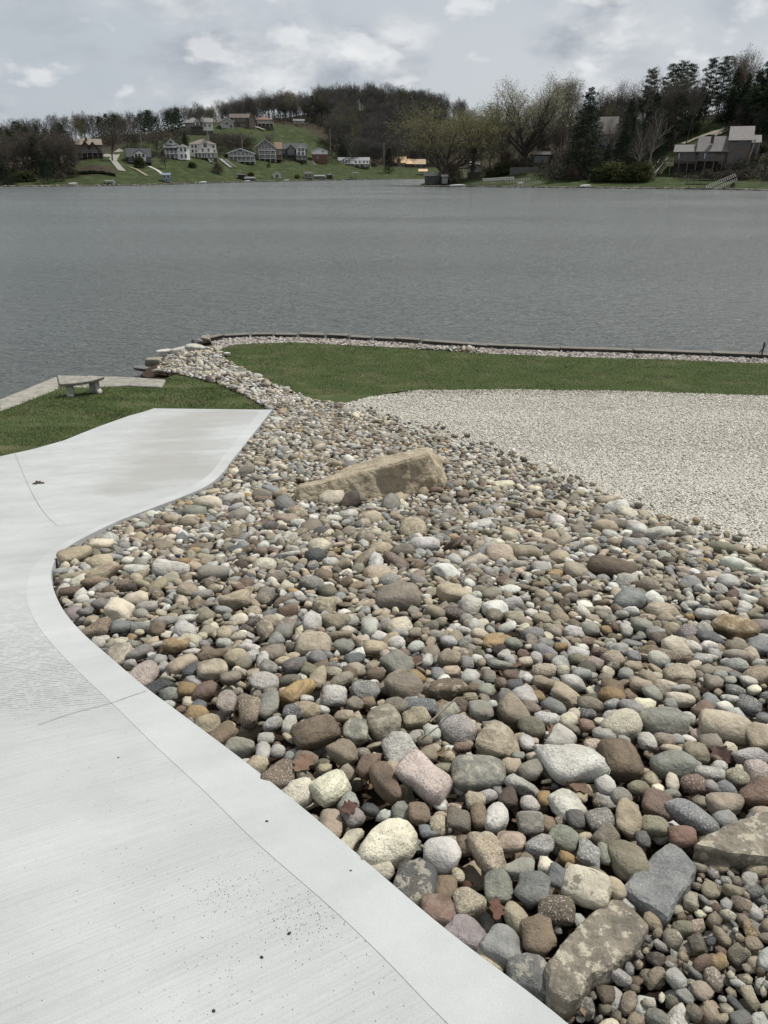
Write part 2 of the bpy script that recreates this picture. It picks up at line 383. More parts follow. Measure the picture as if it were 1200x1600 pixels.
# lawns, gravel lot, stone bed
wall_line = smoothline(gp([(312, 534), (340, 528), (372, 525), (450, 524), (600, 531), (750, 541), (900, 547), (1050, 551), (1178, 557)]), 3)
wx, wy = wall_line[-1]; wall_ext = [(wx+5, wy-.5), (wx+14, wy-1.6), (wx+30, wy-3)]
cap_l = gp([(-700, 742), (-300, 690), (0, 629), (90, 592), (116, 586)]); cap_r = gp([(154, 589), (257, 597)])
bay = gp([(262, 590), (240, 585), (218, 577), (232, 566), (262, 553), (290, 546), (304, 540)])
land = [(-32, -6), (32, -6), (42, 10), wall_ext[2], wall_ext[1], wall_ext[0]]+wall_line[::-1]+bay[::-1]+cap_r[::-1]+cap_l[::-1]+[(-32, 8)]
sheet('ground', land, -.16, M_SOIL, skirt=1.4)
lawn_l = [(slab_top[-1][0]-8, slab_top[-1][1])]+slab_top[::-1][:-1]+gp([(425, 639), (408, 633), (372, 612), (335, 597), (300, 589), (275, 583), (257, 590), (252, 600)])+gp([(200, 598), (154, 594), (120, 593), (90, 600), (0, 640), (-300, 700), (-700, 750)])+[(-20, 9)]
LAWN_L = sheet('lawn', lawn_l, -.03, M_LAWN)
lawn_top = gp([(340, 548), (352, 541), (375, 537), (450, 534), (600, 541), (750, 551), (900, 557), (1050, 561), (1200, 567)])
lawn_bot_px = [(1200, 617), (1000, 610), (800, 607), (650, 608), (580, 618), (532, 630), (500, 628), (470, 618), (430, 603), (390, 583), (355, 563)]
lawn_bot = gp(lawn_bot_px)
lawn_r = lawn_top+[(lawn_top[-1][0]+22, lawn_top[-1][1]-2), (lawn_bot[0][0]+24, lawn_bot[0][1]-2)]+smoothline(lawn_bot, 3)
LAWN_R = sheet('lawn', lawn_r, -.02, M_LAWN)
lot_px = [(532, 630), (580, 618), (650, 608), (800, 607), (1000, 610), (1200, 617)]
lot_bot = smoothline(gp([(1210, 868), (1192, 862), (1106, 838), (1040, 815), (975, 793), (920, 771), (862, 750), (800, 729), (740, 703), (680, 684), (630, 666), (575, 650), (532, 632)]), 3)
lot = gp(lot_px)+[(20, 16), (20, 2.4), (6, 2.6)]+lot_bot[:-1]
LOT = sheet('gravel_lot', lot, -.045, M_GBED)
bed = [(1.6, -1.2)]+kerb+gp([(410, 632), (372, 612), (335, 597), (300, 589), (275, 583), (240, 580), (262, 556), (300, 545), (312, 536), (345, 530), (372, 527)])+ \
      [(x, y-.12) for x, y in wall_line[8:]]+[(wx+.2, wy-.6)]+lawn_top[::-1]+lawn_bot[5:][::-1]+lot_bot[::-1]+[(6, 2.6), (6, -1.2)]
sheet('stone_bed', bed, -.10, M_SOIL)
lk = bpy.data.meshes.new('water'); lk.from_pydata([(-3500, -60, 0), (3500, -60, 0), (3500, 4500, 0), (-3500, 4500, 0)], [], [(0, 1, 2, 3)]); lk.materials.append(M_WATER)
tag(link('water', lk), kind='structure')

def inpoly(P, X, Y):
    P = np.array(P); n = len(P); c = np.zeros(len(X), bool); j = n-1
    for i in range(n):
        xi, yi = P[i]; xj, yj = P[j]
        if yi != yj:
            m = ((yi > Y) != (yj > Y)) & (X < (xj-xi)*(Y-yi)/(yj-yi)+xi); c ^= m
        j = i
    return c

# ---------------------------------------------------------------- stones
def ico(n):
    bm = bmesh.new(); bmesh.ops.create_icosphere(bm, subdivisions=n, radius=1)
    V = np.array([v.co[:] for v in bm.verts]); Fc = np.array([[v.index for v in f.verts] for f in bm.faces]); bm.free(); return V, Fc
ICO = {n: ico(n) for n in (1, 2, 3, 4, 5)}
def stone_shape(V, seed, p=5.0, k=11, rough=.03):
    """unit stone: a soft intersection of random half-spaces plus gentle lumps"""
    r_ = np.random.default_rng(seed)
    n = r_.normal(size=(k, 3)); n /= np.linalg.norm(n, axis=1)[:, None]; n = np.vstack([n, -n[:k//2], np.eye(3), -np.eye(3)])
    d = r_.uniform(.78, 1.12, len(n)); s = np.maximum(0, V@n.T/d); r = (s**p).sum(1)**(-1/p)
    r /= r.mean()
    for f, a in ((2.1, rough*1.6), (4.3, rough*.8), (9.0, rough*.35)):
        w = r_.normal(size=(3, 3))*f; ph = r_.uniform(0, 6.28, 3); r = r*(1+a*np.sin(V@w.T+ph).sum(1)/1.7)
    out = V*r[:, None]; out -= (out.max(0)+out.min(0))/2
    out /= (out.max(0)-out.min(0))/2
    return out
PAL = {  # base colours by name
 'white': (.46, .447, .40), 'light grey': (.33, .325, .295), 'pale grey': (.40, .392, .355), 'grey': (.20, .20, .187), 'blue grey': (.158, .164, .163), 'slate': (.078, .083, .085),
 'greenish grey': (.195, .195, .163), 'tan': (.28, .237, .168), 'cream': (.43, .395, .305), 'ochre': (.25, .175, .085), 'brown': (.13, .098, .066), 'grey brown': (.18, .158, .122),
 'reddish brown': (.135, .092, .068), 'pink': (.32, .265, .238), 'mauve': (.19, .168, .160), 'olive': (.17, .158, .108), 'peach': (.35, .292, .222), 'dark brown': (.062, .047, .037)}
PN = list(PAL); PAL['sandstone'] = (.345, .292, .205); PW = np.array([6, 11, 9, 9, 2.5, 3.5, 5, 23, 11, 2.0, 11, 17, 2.5, .5, .4, 4.5, 3, 3]); PW /= PW.sum()
def rotm(yaw, tx, ty):
    return np.array(Matrix.Rotation(yaw, 3, 'Z')@Matrix.Rotation(tx, 3, 'X')@Matrix.Rotation(ty, 3, 'Y'))

# named stones surveyed from the photograph: zoom origin, then (cx, cy, w, h, angle, colour, texture)  texture: g speckled b banded r mottled a angular s smooth
Z = {'A': (200, 950), 'B': (450, 950), 'C': (700, 950), 'D': (900, 950), 'E': (500, 1200), 'F': (750, 1200), 'G': (900, 1150), 'H': (80, 800)}
TR = '''A 80 360 165 180 0 pink ga|A 175 445 180 110 40 slate ba|A 290 235 190 90 -5 ochre r|A 355 140 130 120 -30 light_grey g|A 405 365 95 110 -10 slate a|A 530 300 190 80 20 brown s
A 530 385 190 130 10 tan r|A 600 160 100 100 0 tan s|A 690 175 105 80 0 cream s|A 600 220 110 60 0 white s|A 880 85 110 110 30 tan g|A 970 150 140 108 80 greenish_grey s|A 680 310 160 110 10 tan s
A 720 345 115 105 0 grey_brown s|A 900 285 160 100 10 grey_brown s|A 1045 360 160 90 10 mauve s|A 975 335 115 70 10 tan s|A 880 370 130 90 -20 light_grey b|A 850 470 190 115 5 light_grey g
A 640 440 140 80 5 grey_brown s|A 1060 520 225 125 45 ochre bc|A 1015 450 150 95 0 grey_brown s|A 880 600 140 160 0 greenish_grey a|A 750 620 215 150 85 brown g|A 610 560 130 150 0 pink g
A 475 490 165 110 15 reddish_brown s|A 370 470 130 95 0 ochre a|A 430 600 140 110 0 ochre a|A 320 570 70 60 0 brown s|A 480 680 165 120 10 tan b|A 585 730 190 110 45 brown s|A 905 700 130 85 0 light_grey g
A 1030 650 135 90 -10 slate g|A 1130 640 150 100 -10 tan r|A 1120 570 90 60 0 light_grey s|A 700 810 200 105 -10 greenish_grey s|A 860 775 105 75 0 light_grey s|A 840 840 95 110 0 white s
A 930 845 100 70 -15 white s|A 760 920 140 130 -20 tan ra|A 910 990 215 215 0 brown g|A 1060 1095 240 150 30 cream g|A 1110 910 165 90 -20 grey_brown s|A 200 300 90 80 0 grey s|A 480 225 75 50 0 mauve s
A 340 330 180 130 30 peach s|A 180 130 90 110 20 brown ba|A 190 555 90 50 0 light_grey s|A 330 640 90 80 0 greenish_grey s|A 660 915 80 60 20 light_grey s|A 260 480 120 110 20 greenish_grey s
B 155 90 135 135 0 pale_grey g|B 295 80 145 135 -30 olive s|B 505 125 165 110 80 pale_grey s|B 155 225 230 120 0 peach a|B 190 310 125 95 0 grey s|B 345 240 145 95 -5 greenish_grey a|B 325 175 160 55 5 tan s
B 550 250 160 100 0 tan s|B 680 340 210 150 -35 greenish_grey a|B 525 360 85 70 0 tan s|B 545 415 125 85 0 brown s|B 730 490 265 170 0 grey_brown s|B 990 525 280 120 8 brown r|B 480 515 190 130 -10 grey gba
B 290 545 160 140 0 pale_grey g|B 330 455 180 80 15 grey_brown s|B 185 430 110 140 0 tan a|B 290 400 120 70 0 cream s|B 600 720 225 220 0 grey_brown r|B 830 620 210 95 -5 slate g|B 800 690 180 110 10 tan b
B 670 615 140 120 20 grey_brown b|B 415 600 110 90 -40 grey_brown b|B 170 770 290 180 20 brown b|B 420 770 165 150 0 greenish_grey r|B 350 670 130 90 0 tan s|B 350 890 190 130 -25 tan s|B 505 975 190 130 60 reddish_brown s
B 700 890 210 200 20 light_grey g|B 870 910 130 110 0 tan s|B 855 830 100 60 0 grey_brown s|B 900 775 110 120 0 white s|B 1060 760 235 180 0 mauve g|B 270 1070 240 190 30 cream gb|B 615 1090 270 140 -55 brown s
B 860 1070 360 240 -30 pink g|B 1130 430 100 90 0 white s|B 940 410 90 85 0 blue_grey s|B 1010 310 150 80 0 tan s|B 1120 340 80 110 0 blue_grey s|B 1005 205 110 70 0 white g|B 790 155 90 60 0 grey_brown s
B 800 240 110 75 -5 white a|B 700 160 110 60 0 light_grey b|B 400 90 80 60 0 grey s|B 680 215 110 70 0 pale_grey g|B 870 325 75 90 0 light_grey b|B 420 320 130 80 20 slate a|B 230 970 90 60 20 tan s|B 920 25 120 80 -25 olive s
C 190 1015 350 240 0 greenish_grey ra|C 310 840 280 200 -10 tan r|C 770 970 360 290 10 light_grey g|C 1065 940 260 240 0 brown b|C 1080 725 230 230 -20 cream g|C 975 785 145 110 -10 light_grey s|C 520 750 170 120 -5 olive b
C 490 840 95 105 0 pale_grey s|C 620 700 160 90 -10 light_grey g|C 515 1020 160 110 15 greenish_grey s|C 545 935 105 80 20 peach s|C 400 985 130 95 5 tan a|C 980 1100 120 130 0 pale_grey s|C 205 640 150 140 0 greenish_grey s
C 355 550 110 95 0 blue_grey b|C 480 550 150 125 20 white s|C 560 550 95 70 0 ochre b|C 515 620 110 95 0 grey_brown s|C 665 615 140 105 -35 grey s|C 730 550 190 120 -20 tan s|C 605 470 160 80 -10 tan s
C 785 465 150 100 10 white g|C 600 395 150 95 -10 peach g|C 840 415 115 85 -20 grey s|C 715 410 70 90 0 greenish_grey s|C 890 600 160 90 0 grey_brown s|C 870 660 105 80 0 slate g|C 870 735 110 75 0 reddish_brown s
C 790 660 85 75 0 cream s|C 1020 545 170 95 -5 ochre s|C 260 430 85 85 0 greenish_grey s|C 140 425 105 95 -20 white s|C 390 420 95 60 0 reddish_brown s|C 420 480 110 75 0 slate s|C 330 470 80 75 0 brown s
C 320 355 165 45 2 greenish_grey a|C 820 320 120 65 -10 olive a|C 710 245 90 50 0 ochre s|C 410 220 115 75 0 greenish_grey s|C 530 160 120 110 -25 grey s|C 590 70 130 75 -5 grey_brown s|C 890 140 115 65 0 greenish_grey s
C 195 165 100 80 10 peach s|C 950 270 100 90 -20 reddish_brown g|C 1075 265 110 75 5 grey g|C 550 310 75 75 0 light_grey s|C 240 510 100 85 -20 greenish_grey s|C 160 500 100 60 0 brown s|C 140 560 95 60 0 olive s
C 75 615 110 95 0 dark_brown s|C 500 445 75 60 0 white s|C 610 220 90 100 60 grey s|C 350 290 90 60 0 light_grey a|C 485 335 90 60 0 peach s|C 290 45 100 90 0 olive s|C 90 870 110 60 0 reddish_brown s|C 440 925 90 50 0 grey s
D 985 130 255 160 -5 ochre r|D 1160 120 190 140 0 mauve s|D 835 185 175 100 -5 slate a|D 810 35 140 80 -10 white s|D 415 110 150 90 -10 greenish_grey s|D 625 250 140 135 10 cream s|D 515 320 130 100 -15 light_grey r
D 640 410 200 130 0 tan ga|D 790 320 120 55 -5 light_grey s|D 1000 300 150 75 -10 grey_brown s|D 1000 360 155 75 -10 grey g|D 1010 250 150 75 -5 grey_brown s|D 1140 250 140 80 0 blue_grey s|D 315 140 75 85 0 light_grey s
D 265 260 130 75 5 grey g|D 360 300 90 80 0 blue_grey g|D 310 410 95 75 -10 white s|D 650 570 170 100 0 cream s|D 660 505 135 35 0 light_grey s|D 860 465 115 95 0 grey_brown s|D 820 390 110 75 20 grey_brown s
D 405 480 150 95 -10 peach s|D 480 530 110 90 -35 greenish_grey a|D 430 610 140 85 5 cream s|D 340 625 160 100 -20 grey s|D 545 720 310 180 -10 greenish_grey s|D 1000 515 120 70 0 blue_grey g|D 790 630 140 100 0 reddish_brown a
D 930 620 110 75 0 white s|D 1080 610 150 110 -15 slate g|D 980 570 90 55 0 light_grey s|D 930 740 310 190 -15 peach s|D 1150 810 175 160 0 tan s|D 840 840 140 110 0 grey_brown s|D 445 830 120 100 0 light_grey s
D 555 825 130 80 -10 grey_brown s|D 630 820 90 60 0 light_grey s|D 750 900 160 140 -20 olive s|D 605 985 275 155 0 greenish_grey s|D 1095 935 240 95 0 light_grey g|D 1140 1030 160 140 0 pink g|D 830 1040 200 90 -5 light_grey gb
D 740 1100 175 105 0 reddish_brown g|D 1005 1055 145 120 20 olive g|D 600 1090 125 80 60 cream s|D 390 1120 130 110 -25 olive s|D 1125 1155 230 160 -5 reddish_brown s|D 940 1130 130 90 -20 blue_grey s|D 280 1180 130 100 0 greenish_grey s
D 590 600 80 70 0 grey s|D 700 160 150 110 15 mauve g|D 520 190 110 80 0 dark_brown s|D 80 120 120 80 0 greenish_grey s|D 360 365 120 60 5 tan s|D 720 240 110 90 0 white r|D 900 420 90 70 -10 grey s|D 1180 690 120 80 10 blue_grey s
D 960 455 80 55 0 greenish_grey s|D 990 425 80 50 0 blue_grey s|D 1110 510 90 60 0 cream s|D 600 890 150 50 -5 tan s|D 1080 450 100 70 0 white a|D 570 850 60 40 0 brown s
G 515 430 200 180 -20 reddish_brown s|G 320 515 235 160 65 tan s|G 720 495 300 190 -50 blue_grey g|G 930 430 240 130 10 peach b|G 930 520 150 110 15 blue_grey s|G 665 625 180 125 -5 reddish_brown s|G 490 560 180 110 -5 olive s
G 150 520 175 130 10 mauve g|G 190 630 170 125 30 grey_brown b|G 80 735 150 150 -20 grey g|G 172 735 140 75 85 greenish_grey s|G 325 760 225 235 0 olive a|G 600 360 110 50 10 greenish_grey s|G 860 325 110 80 -30 mauve s
G 415 640 90 110 0 grey b
F 665 735 290 230 -20 cream rv|F 520 440 195 140 -25 greenish_grey b|F 375 480 175 140 -10 blue_grey g|F 190 455 190 130 -5 peach b|F 320 340 180 140 0 greenish_grey b|F 100 305 165 175 0 white r|F 310 220 125 95 0 white s
F 170 180 125 140 0 dark_brown s|F 540 220 190 170 20 white ra|F 430 350 100 110 0 brown s|F 600 315 115 130 0 slate s|F 650 430 100 50 15 tan s|F 118 700 185 190 0 greenish_grey s|F 330 740 220 200 -20 grey b
F 240 620 200 110 -10 greenish_grey s|F 420 610 120 110 -20 cream g|F 510 690 170 150 -20 blue_grey s|F 480 860 230 180 -10 brown g|F 225 885 200 130 -60 tan s|F 365 1000 225 225 0 brown s|F 150 1030 260 220 -20 grey s
F 60 1120 200 120 -25 tan s|F 290 1250 300 240 -10 blue_grey r|F 850 740 110 150 0 tan s|F 400 190 90 100 0 ochre a|F 490 975 55 45 0 grey s|F 345 1130 90 80 0 grey s
E 425 410 370 290 -5 cream g|E 760 500 250 200 -15 pale_grey s|E 595 640 280 270 -10 slate ra|E 790 680 150 180 0 brown s|E 715 830 240 200 0 reddish_brown s|E 930 775 210 170 20 tan gb|E 910 945 265 185 -20 mauve s
E 1050 510 260 170 -60 tan g|E 320 560 210 120 -30 cream s|E 185 375 175 110 55 cream s|E 620 265 140 140 0 brown s|E 680 370 120 85 0 blue_grey s|E 740 340 110 130 0 tan g|E 870 320 160 150 -10 grey_brown s
E 975 205 130 110 0 tan g|E 995 290 110 150 0 brown s|E 205 240 130 140 20 mauve s|E 60 265 160 190 0 tan a|E 170 165 140 110 20 light_grey b|E 920 460 130 120 0 brown s|E 865 620 85 90 0 tan g|E 220 475 90 60 0 grey s
H 430 610 185 150 0 cream s|H 275 700 185 120 5 brown g|H 440 700 140 90 0 blue_grey s|H 530 545 150 100 0 cream s|H 600 595 130 60 5 light_grey s|H 310 210 155 75 5 cream s|H 150 260 190 110 20 tan s|H 320 375 170 130 40 tan ab
H 270 430 160 60 10 brown a|H 115 470 140 60 5 reddish_brown s|H 415 850 160 150 20 cream b|H 545 850 170 75 25 grey s|H 125 590 100 110 40 mauve s|H 860 70 130 65 0 tan s|H 735 420 130 80 10 cream a|H 520 365 150 60 0 light_grey s
H 490 310 95 50 0 white s|H 895 245 90 75 0 ochre s|H 960 250 70 50 0 greenish_grey s|H 1150 555 200 130 5 tan b|H 1020 390 200 90 5 greenish_grey s|H 660 720 90 110 -20 brown ba|H 970 650 110 80 0 olive s|H 1080 615 110 50 0 grey s
H 850 490 130 90 0 tan s|H 950 520 130 50 10 light_grey s|H 400 290 110 55 5 grey b|H 570 90 90 60 0 light_grey s|H 755 50 110 45 0 tan s|H 190 520 90 60 0 white s|H 310 560 110 70 0 mauve s|H 210 590 90 60 0 grey b'''
FULL = [(622, 935, 72, 42, 0, 'grey brown', 's'), (708, 928, 45, 50, 20, 'tan', 's'), (645, 829, 44, 36, 0, 'tan', 'r'), (958, 889, 78, 32, -12, 'brown', 'a'), (982, 938, 56, 36, 0, 'blue grey', 's'), (899, 893, 36, 28, 0, 'tan', 's'),
        (325, 788, 50, 20, 3, 'cream', 's'), (365, 782, 36, 18, 0, 'pale grey', 's'), (518, 780, 42, 24, 0, 'cream', 's'), (560, 778, 26, 20, 0, 'grey brown', 's'), (498, 853, 34, 26, 0, 'cream', 's'), (545, 805, 30, 15, 0, 'white', 's'),
        (596, 860, 44, 20, 0, 'tan', 's'), (630, 862, 40, 20, 0, 'grey brown', 's'), (505, 900, 30, 22, 0, 'brown', 's'), (448, 812, 34, 15, 0, 'tan', 's'), (945, 825, 44, 22, 0, 'tan', 's'), (780, 868, 46, 26, 0, 'peach', 's'), (1137, 908, 34, 20, 0, 'white', 's'),
        (850, 1108, 1, 1, 0, 'tan', 's')]
TRACED = []
for tok in TR.replace('\n', '|').split('|'):
    q = tok.split(); ox, oy = Z[q[0]]
    TRACED.append((ox+float(q[1])/4, oy+float(q[2])/4, float(q[3])/4, float(q[4])/4, float(q[5]), q[6].replace('_', ' '), q[7]))
TRACED += FULL[:-1]

STONES = []   # dicts: x,y,z, a,b,c (half sizes), yaw, tilt, colour name, tex, seed, px size
def jitter(c, s=.10):
    c = np.array(PAL[c]); v = 1.04+rng.normal(0, s*1.45); t = rng.normal(0, .018, 3); return np.clip(c*v*(1+t), .02, .62)
for (cx, cy, w, h, ang, cn, tex) in TRACED:
    x0, y0, z0 = g(cx, cy+h*.12, .015)
    d = depth(y0, z0); phi = math.atan2(CZ-z0, y0); sp, cp = sin(phi), cos(phi)
    k = .60 if 'a' not in tex else .5
    th = R(ang); ca, sa = abs(cos(th)), abs(sin(th))
    # image direction of the long axis carried onto the slope
    gx, gy = cos(th), sin(th)/max(.45, sp)
    yaw = math.atan2(gy, gx)
    f_minor = math.sqrt(sp*sp+(k*cp)**2)
    fa = math.hypot(cos(yaw), sin(yaw)*f_minor); fb = math.hypot(sin(yaw), cos(yaw)*f_minor)
    a = w/2*d/F/fa*1.0; b = h/2*d/F/fb*1.02
    c = min(k*(a+b)/2, 1.05*min(a, b))
    STONES.append(dict(x=x0, y=y0, z=z0+c*.28, a=a, b=b, c=c, yaw=yaw, tx=rng.normal(0, .10), ty=rng.normal(0, .10), cn=cn, tex=tex, px=math.sqrt(w*h), traced=True))
print('traced', len(STONES))

# ---- big slabs and boulders, each shaped from its surveyed outline
from mathutils import noise as mn
def rough_mesh(bm, cuts, amp, freq, seed, sub=.045):
    bmesh.ops.recalc_face_normals(bm, faces=bm.faces)
    for _ in range(7):
        es = [e for e in bm.edges if e.calc_length() > sub]
        if not es: break
        bmesh.ops.subdivide_edges(bm, edges=es, cuts=1, use_grid_fill=False)
        bmesh.ops.triangulate(bm, faces=[f for f in bm.faces if len(f.verts) > 3])
    for _ in range(cuts): bmesh.ops.smooth_vert(bm, verts=bm.verts, factor=.5, use_axis_x=True, use_axis_y=True, use_axis_z=True)
    bm.normal_update()
    for v in bm.verts:
        p = v.co*freq+Vector((seed, seed*2, 0)); n = mn.fractal(p, .85, 2.1, 7)
        cell = mn.voronoi(p*.7)[0][0]
        v.co = v.co+v.normal*amp*(n*.9+(cell-.35)*.9)
def boulder_obj(name, bm, coln, par, label, cat, origin, group=None):
    me = bpy.data.meshes.new(name)
    for v in bm.verts: v.co -= origin
    bmesh.ops.recalc_face_normals(bm, faces=bm.faces); bm.to_mesh(me); bm.free(); me.materials.append(M_ROCK)
    n = len(me.vertices); c = np.tile(np.array(PAL[coln]), (n, 1))
    V = np.zeros(n*3, np.float32); me.vertices.foreach_get('co', V)
    for nm, a in (('col', np.hstack([c, np.ones((n, 1))])), ('par', np.tile(np.array([*par, 1.0]), (n, 1)))):
        at = me.attributes.new(nm, 'FLOAT_COLOR', 'POINT'); at.data.foreach_set('color', a.astype(np.float32).ravel())
    at = me.attributes.new('lc', 'FLOAT_VECTOR', 'POINT'); at.data.foreach_set('vector', V)
    o = link(name, me, loc=origin); return tag(o, label, cat, group)
def slab(name, px, lift, thick, coln, par, label, cat, amp=.012, freq=9, seed=1, slopez=0.0):
    pts = [Vector(g(x, y, lift)) for x, y in px]; cx = sum(pts, Vector())/len(pts)
    bm = bmesh.new(); top = []; bot = []
    for p in pts:
        top.append(bm.verts.new(p+Vector((0, 0, slopez*(p.x-cx.x))))); q = p+(p-cx)*.04; bot.append(bm.verts.new((q.x, q.y, q.z-thick)))
    n = len(pts); bm.faces.new(top); bm.faces.new(bot[::-1])
    for i in range(n): bm.faces.new((top[i], bot[i], bot[(i+1) % n], top[(i+1) % n]))
    rough_mesh(bm, 2, amp, freq, seed, .022)
    SLABS.append([(p.x, p.y) for p in pts])
    return boulder_obj(name, bm, coln, par, label, cat, Vector((cx.x, cx.y, cx.z-thick)))
SLABS = []
slab('stone_slab', [(851, 1508), (872, 1478), (905, 1445), (930, 1418), (962, 1398), (985, 1412), (1016, 1445), (1005, 1470), (970, 1500), (925, 1522), (905, 1552), (885, 1560), (862, 1548)],
     .022, .085, 'grey brown', (.12, 0, .75), 'flat olive-brown slab blotched with pale lichen beside the small pebbles', 'stone slab', .009, 10, 2)
slab('stone_slab', [(976, 1388), (990, 1362), (1020, 1338), (1046, 1314), (1066, 1326), (1090, 1352), (1082, 1378), (1058, 1402), (1042, 1432), (1026, 1420), (1004, 1408)],
     .030, .10, 'blue grey', (.35, 0, .12), 'smooth blue-grey angular slab with a pointed lower corner above the pebbles', 'stone slab', .008, 8, 5)
slab('stone_slab', [(1086, 1316), (1112, 1300), (1150, 1288), (1186, 1270), (1240, 1262), (1300, 1275), (1330, 1310), (1280, 1335), (1200, 1338), (1140, 1332)],
     .055, .13, 'grey brown', (.1, 0, .7), 'wide lichen-stained wedge of rock cut off by the right edge', 'stone slab', .012, 9, 9)
# long sandstone boulder
def long_boulder():
    secs = [(459, 779, 768, 762), (470, 785, 762, 757), (502, 786, 753, 748), (545, 782, 742, 732), (590, 779, 732, 716), (635, 776, 719, 705), (668, 770, 709, 701), (688, 766, 733, 724), (699, 764, 755, 749)]
    bm = bmesh.new(); rings = []
    for px, pb, pr, pk in secs:
        _, Y0, z0 = g(px, pb); Yr = Y0+.12; zr = zrow(pr, Yr); a, b = Yr, Yr+2.5
        for _ in range(30):
            m = (a+b)/2
            if zrow(pk, m) < zr+.05: a = m
            else: b = m
        Yb = min(a, Yr+.9); zb = zrow(pk, Yb); X = lambda Y, z: (px-600)/F*depth(Y, z)
        rings.append([bm.verts.new((X(Y0, z0), Y0, z0-.18)), bm.verts.new((X(Y0, z0), Y0+.01, z0+.02)), bm.verts.new((X(Yr, zr), Yr, zr)), bm.verts.new((X(Yb, zb), Yb, zb)), bm.verts.new((X(Yb, zb), Yb+.12, prof(Yb)-.2))])
        BPOLY.append((X(Y0, z0), Y0)); BBACK.append((X(Yb, zb), Yb+.1))
    for r0, r1 in zip(rings, rings[1:]):
        for i in range(4): bm.faces.new((r0[i], r1[i], r1[i+1], r0[i+1]))
        bm.faces.new((r0[4], r1[4], r1[0], r0[0]))
    bm.faces.new(rings[0][::-1]); bm.faces.new(rings[-1])
    rough_mesh(bm, 1, .036, 3.2, 4, .035)
    c = g(577, 775); boulder_obj('sandstone_boulder', bm, 'sandstone', (.10, .6, .0), 'long tan sandstone boulder lying across the stone bed, higher at its right end', 'boulder', Vector((c[0], c[1], c[2]-.1)))
BPOLY = []; BBACK = []; long_boulder(); BPOLY += BBACK[::-1]; SLABS.append(BPOLY)

# ---- random stones fill the bed around the surveyed ones
peb_poly = gp([(830, 1650), (858, 1566), (930, 1530), (1012, 1450), (1040, 1420), (1088, 1356), (1130, 1345), (1400, 1345), (1500, 1800), (830, 1800)])
cell = .16; GRID = {}
def gadd(x, y, r, L): GRID.setdefault((int(x//cell), int(y//cell), L), []).append((x, y, r))
def free_at(x, y, r, L, ov):
    i, j = int(x//cell), int(y//cell); n = 1 if r < .09 else 2
    for a in range(i-n, i+n+1):
        for b in range(j-n, j+n+1):
            for (u, v, s) in GRID.get((a, b, L), ()):
                if (u-x)**2+(v-y)**2 < ((s+r)*ov)**2: return False
    return True
KA = np.array(kerb_near+kerb); 
def kdist(X, Y):
    P = np.stack([X, Y], 1)[:, None]; A = KA[None, :-1]; B = KA[None, 1:]; d = B-A
    t = np.clip(((P-A)*d).sum(2)/(d*d).sum(2), 0, 1); return np.sqrt((((A+t[..., None]*d)-P)**2).sum(2)).min(1)
for s in STONES:   # nothing may lie across the driveway edge
    for _ in range(4):
        P = np.array([s['x'], s['y']]); A = KA[:-1]; d = KA[1:]-A; t = np.clip(((P-A)*d).sum(1)/(d*d).sum(1), 0, 1); Q = A+t[:, None]*d; D_ = np.hypot(*(Q-P).T); i = D_.argmin()
        ins = inpoly(bed, P[:1], P[1:])[0]; sd = 1 if ins else -1; rr = min(s['a'], s['b'])*.86
        if ins and D_[i] >= rr: break
        u = (P-Q[i])/max(D_[i], 1e-4)*sd; k = (rr-sd*D_[i])+.003; s['x'] += float(u[0]*k); s['y'] += float(u[1]*k); s['z'] += prof(s['y'])-prof(P[1])
for s in STONES: gadd(s['x'], s['y'], (s['a']+s['b'])/2*.95, 0)
def cand(n, x0, x1, y0, y1):
    X = rng.uniform(x0, x1, n); Y = rng.uniform(y0, y1, n); z = profa(Y); d = Y*CP+(CZ-z)*SP
    px = 600+F*X/d; py = 800-F*(-Y*SP*-1*-1+(z-CZ)*CP)/d
    return X, Y, px, py
def scatter(n, box, rlo, rhi, layer, ov, poly=bed, pw=1.0, pebble=False, lift=0.0, kmar=.75):
    X, Y, px, py = cand(n, *box); r = rlo+(rhi-rlo)*rng.random(n)**pw
    m = inpoly(poly, X, Y) & (px > -60) & (px < 2100) & (Y > .35)
    ip = inpoly(peb_poly, X, Y); m &= ip if pebble else ~ip
    for sp_ in SLABS:
        q = inpoly(sp_, X, Y); m &= ~q
    X, Y, r = X[m], Y[m], r[m]
    m = kdist(X, Y) > r*kmar; X, Y, r = X[m], Y[m], r[m]
    order = np.argsort(-r) ; out = []
    for i in order:
        x, y, rr = float(X[i]), float(Y[i]), float(r[i])
        if free_at(x, y, rr, layer, ov):
            gadd(x, y, rr, layer); out.append((x, y, rr))
    for x, y, rr in out:
        e = math.exp(rng.normal(0, .28)); cn = PN[rng.choice(len(PN), p=PW)]
        tex = rng.choice(['s', 's', 's', 'g', 'g', 'b', 'b', 'r', 'a', 'a', 'a'])
        kk = rng.uniform(.32, .85); z = prof(y)
        if y > 15.5 and rng.random() < .35: cn = ('white', 'cream', 'pale grey', 'light grey', 'peach')[int(rng.integers(5))]
        STONES.append(dict(x=x, y=y, z=z+lift+rr*kk*.35, a=rr*math.sqrt(e)*1.12, b=rr/math.sqrt(e)*1.12, c=rr*kk*1.05, yaw=rng.uniform(0, 6.28), tx=rng.normal(0, .34), ty=rng.normal(0, .34),
            cn=cn, tex=tex, px=2*rr*F/depth(y, z)*.9, traced=False, peb=pebble))
near = (-3, 5, .3, 4.2); mid = (-5, 8, 4.0, 9.0); far = (-9, 5, 8.6, 17.0); top = (-12, 3, 16, 24)
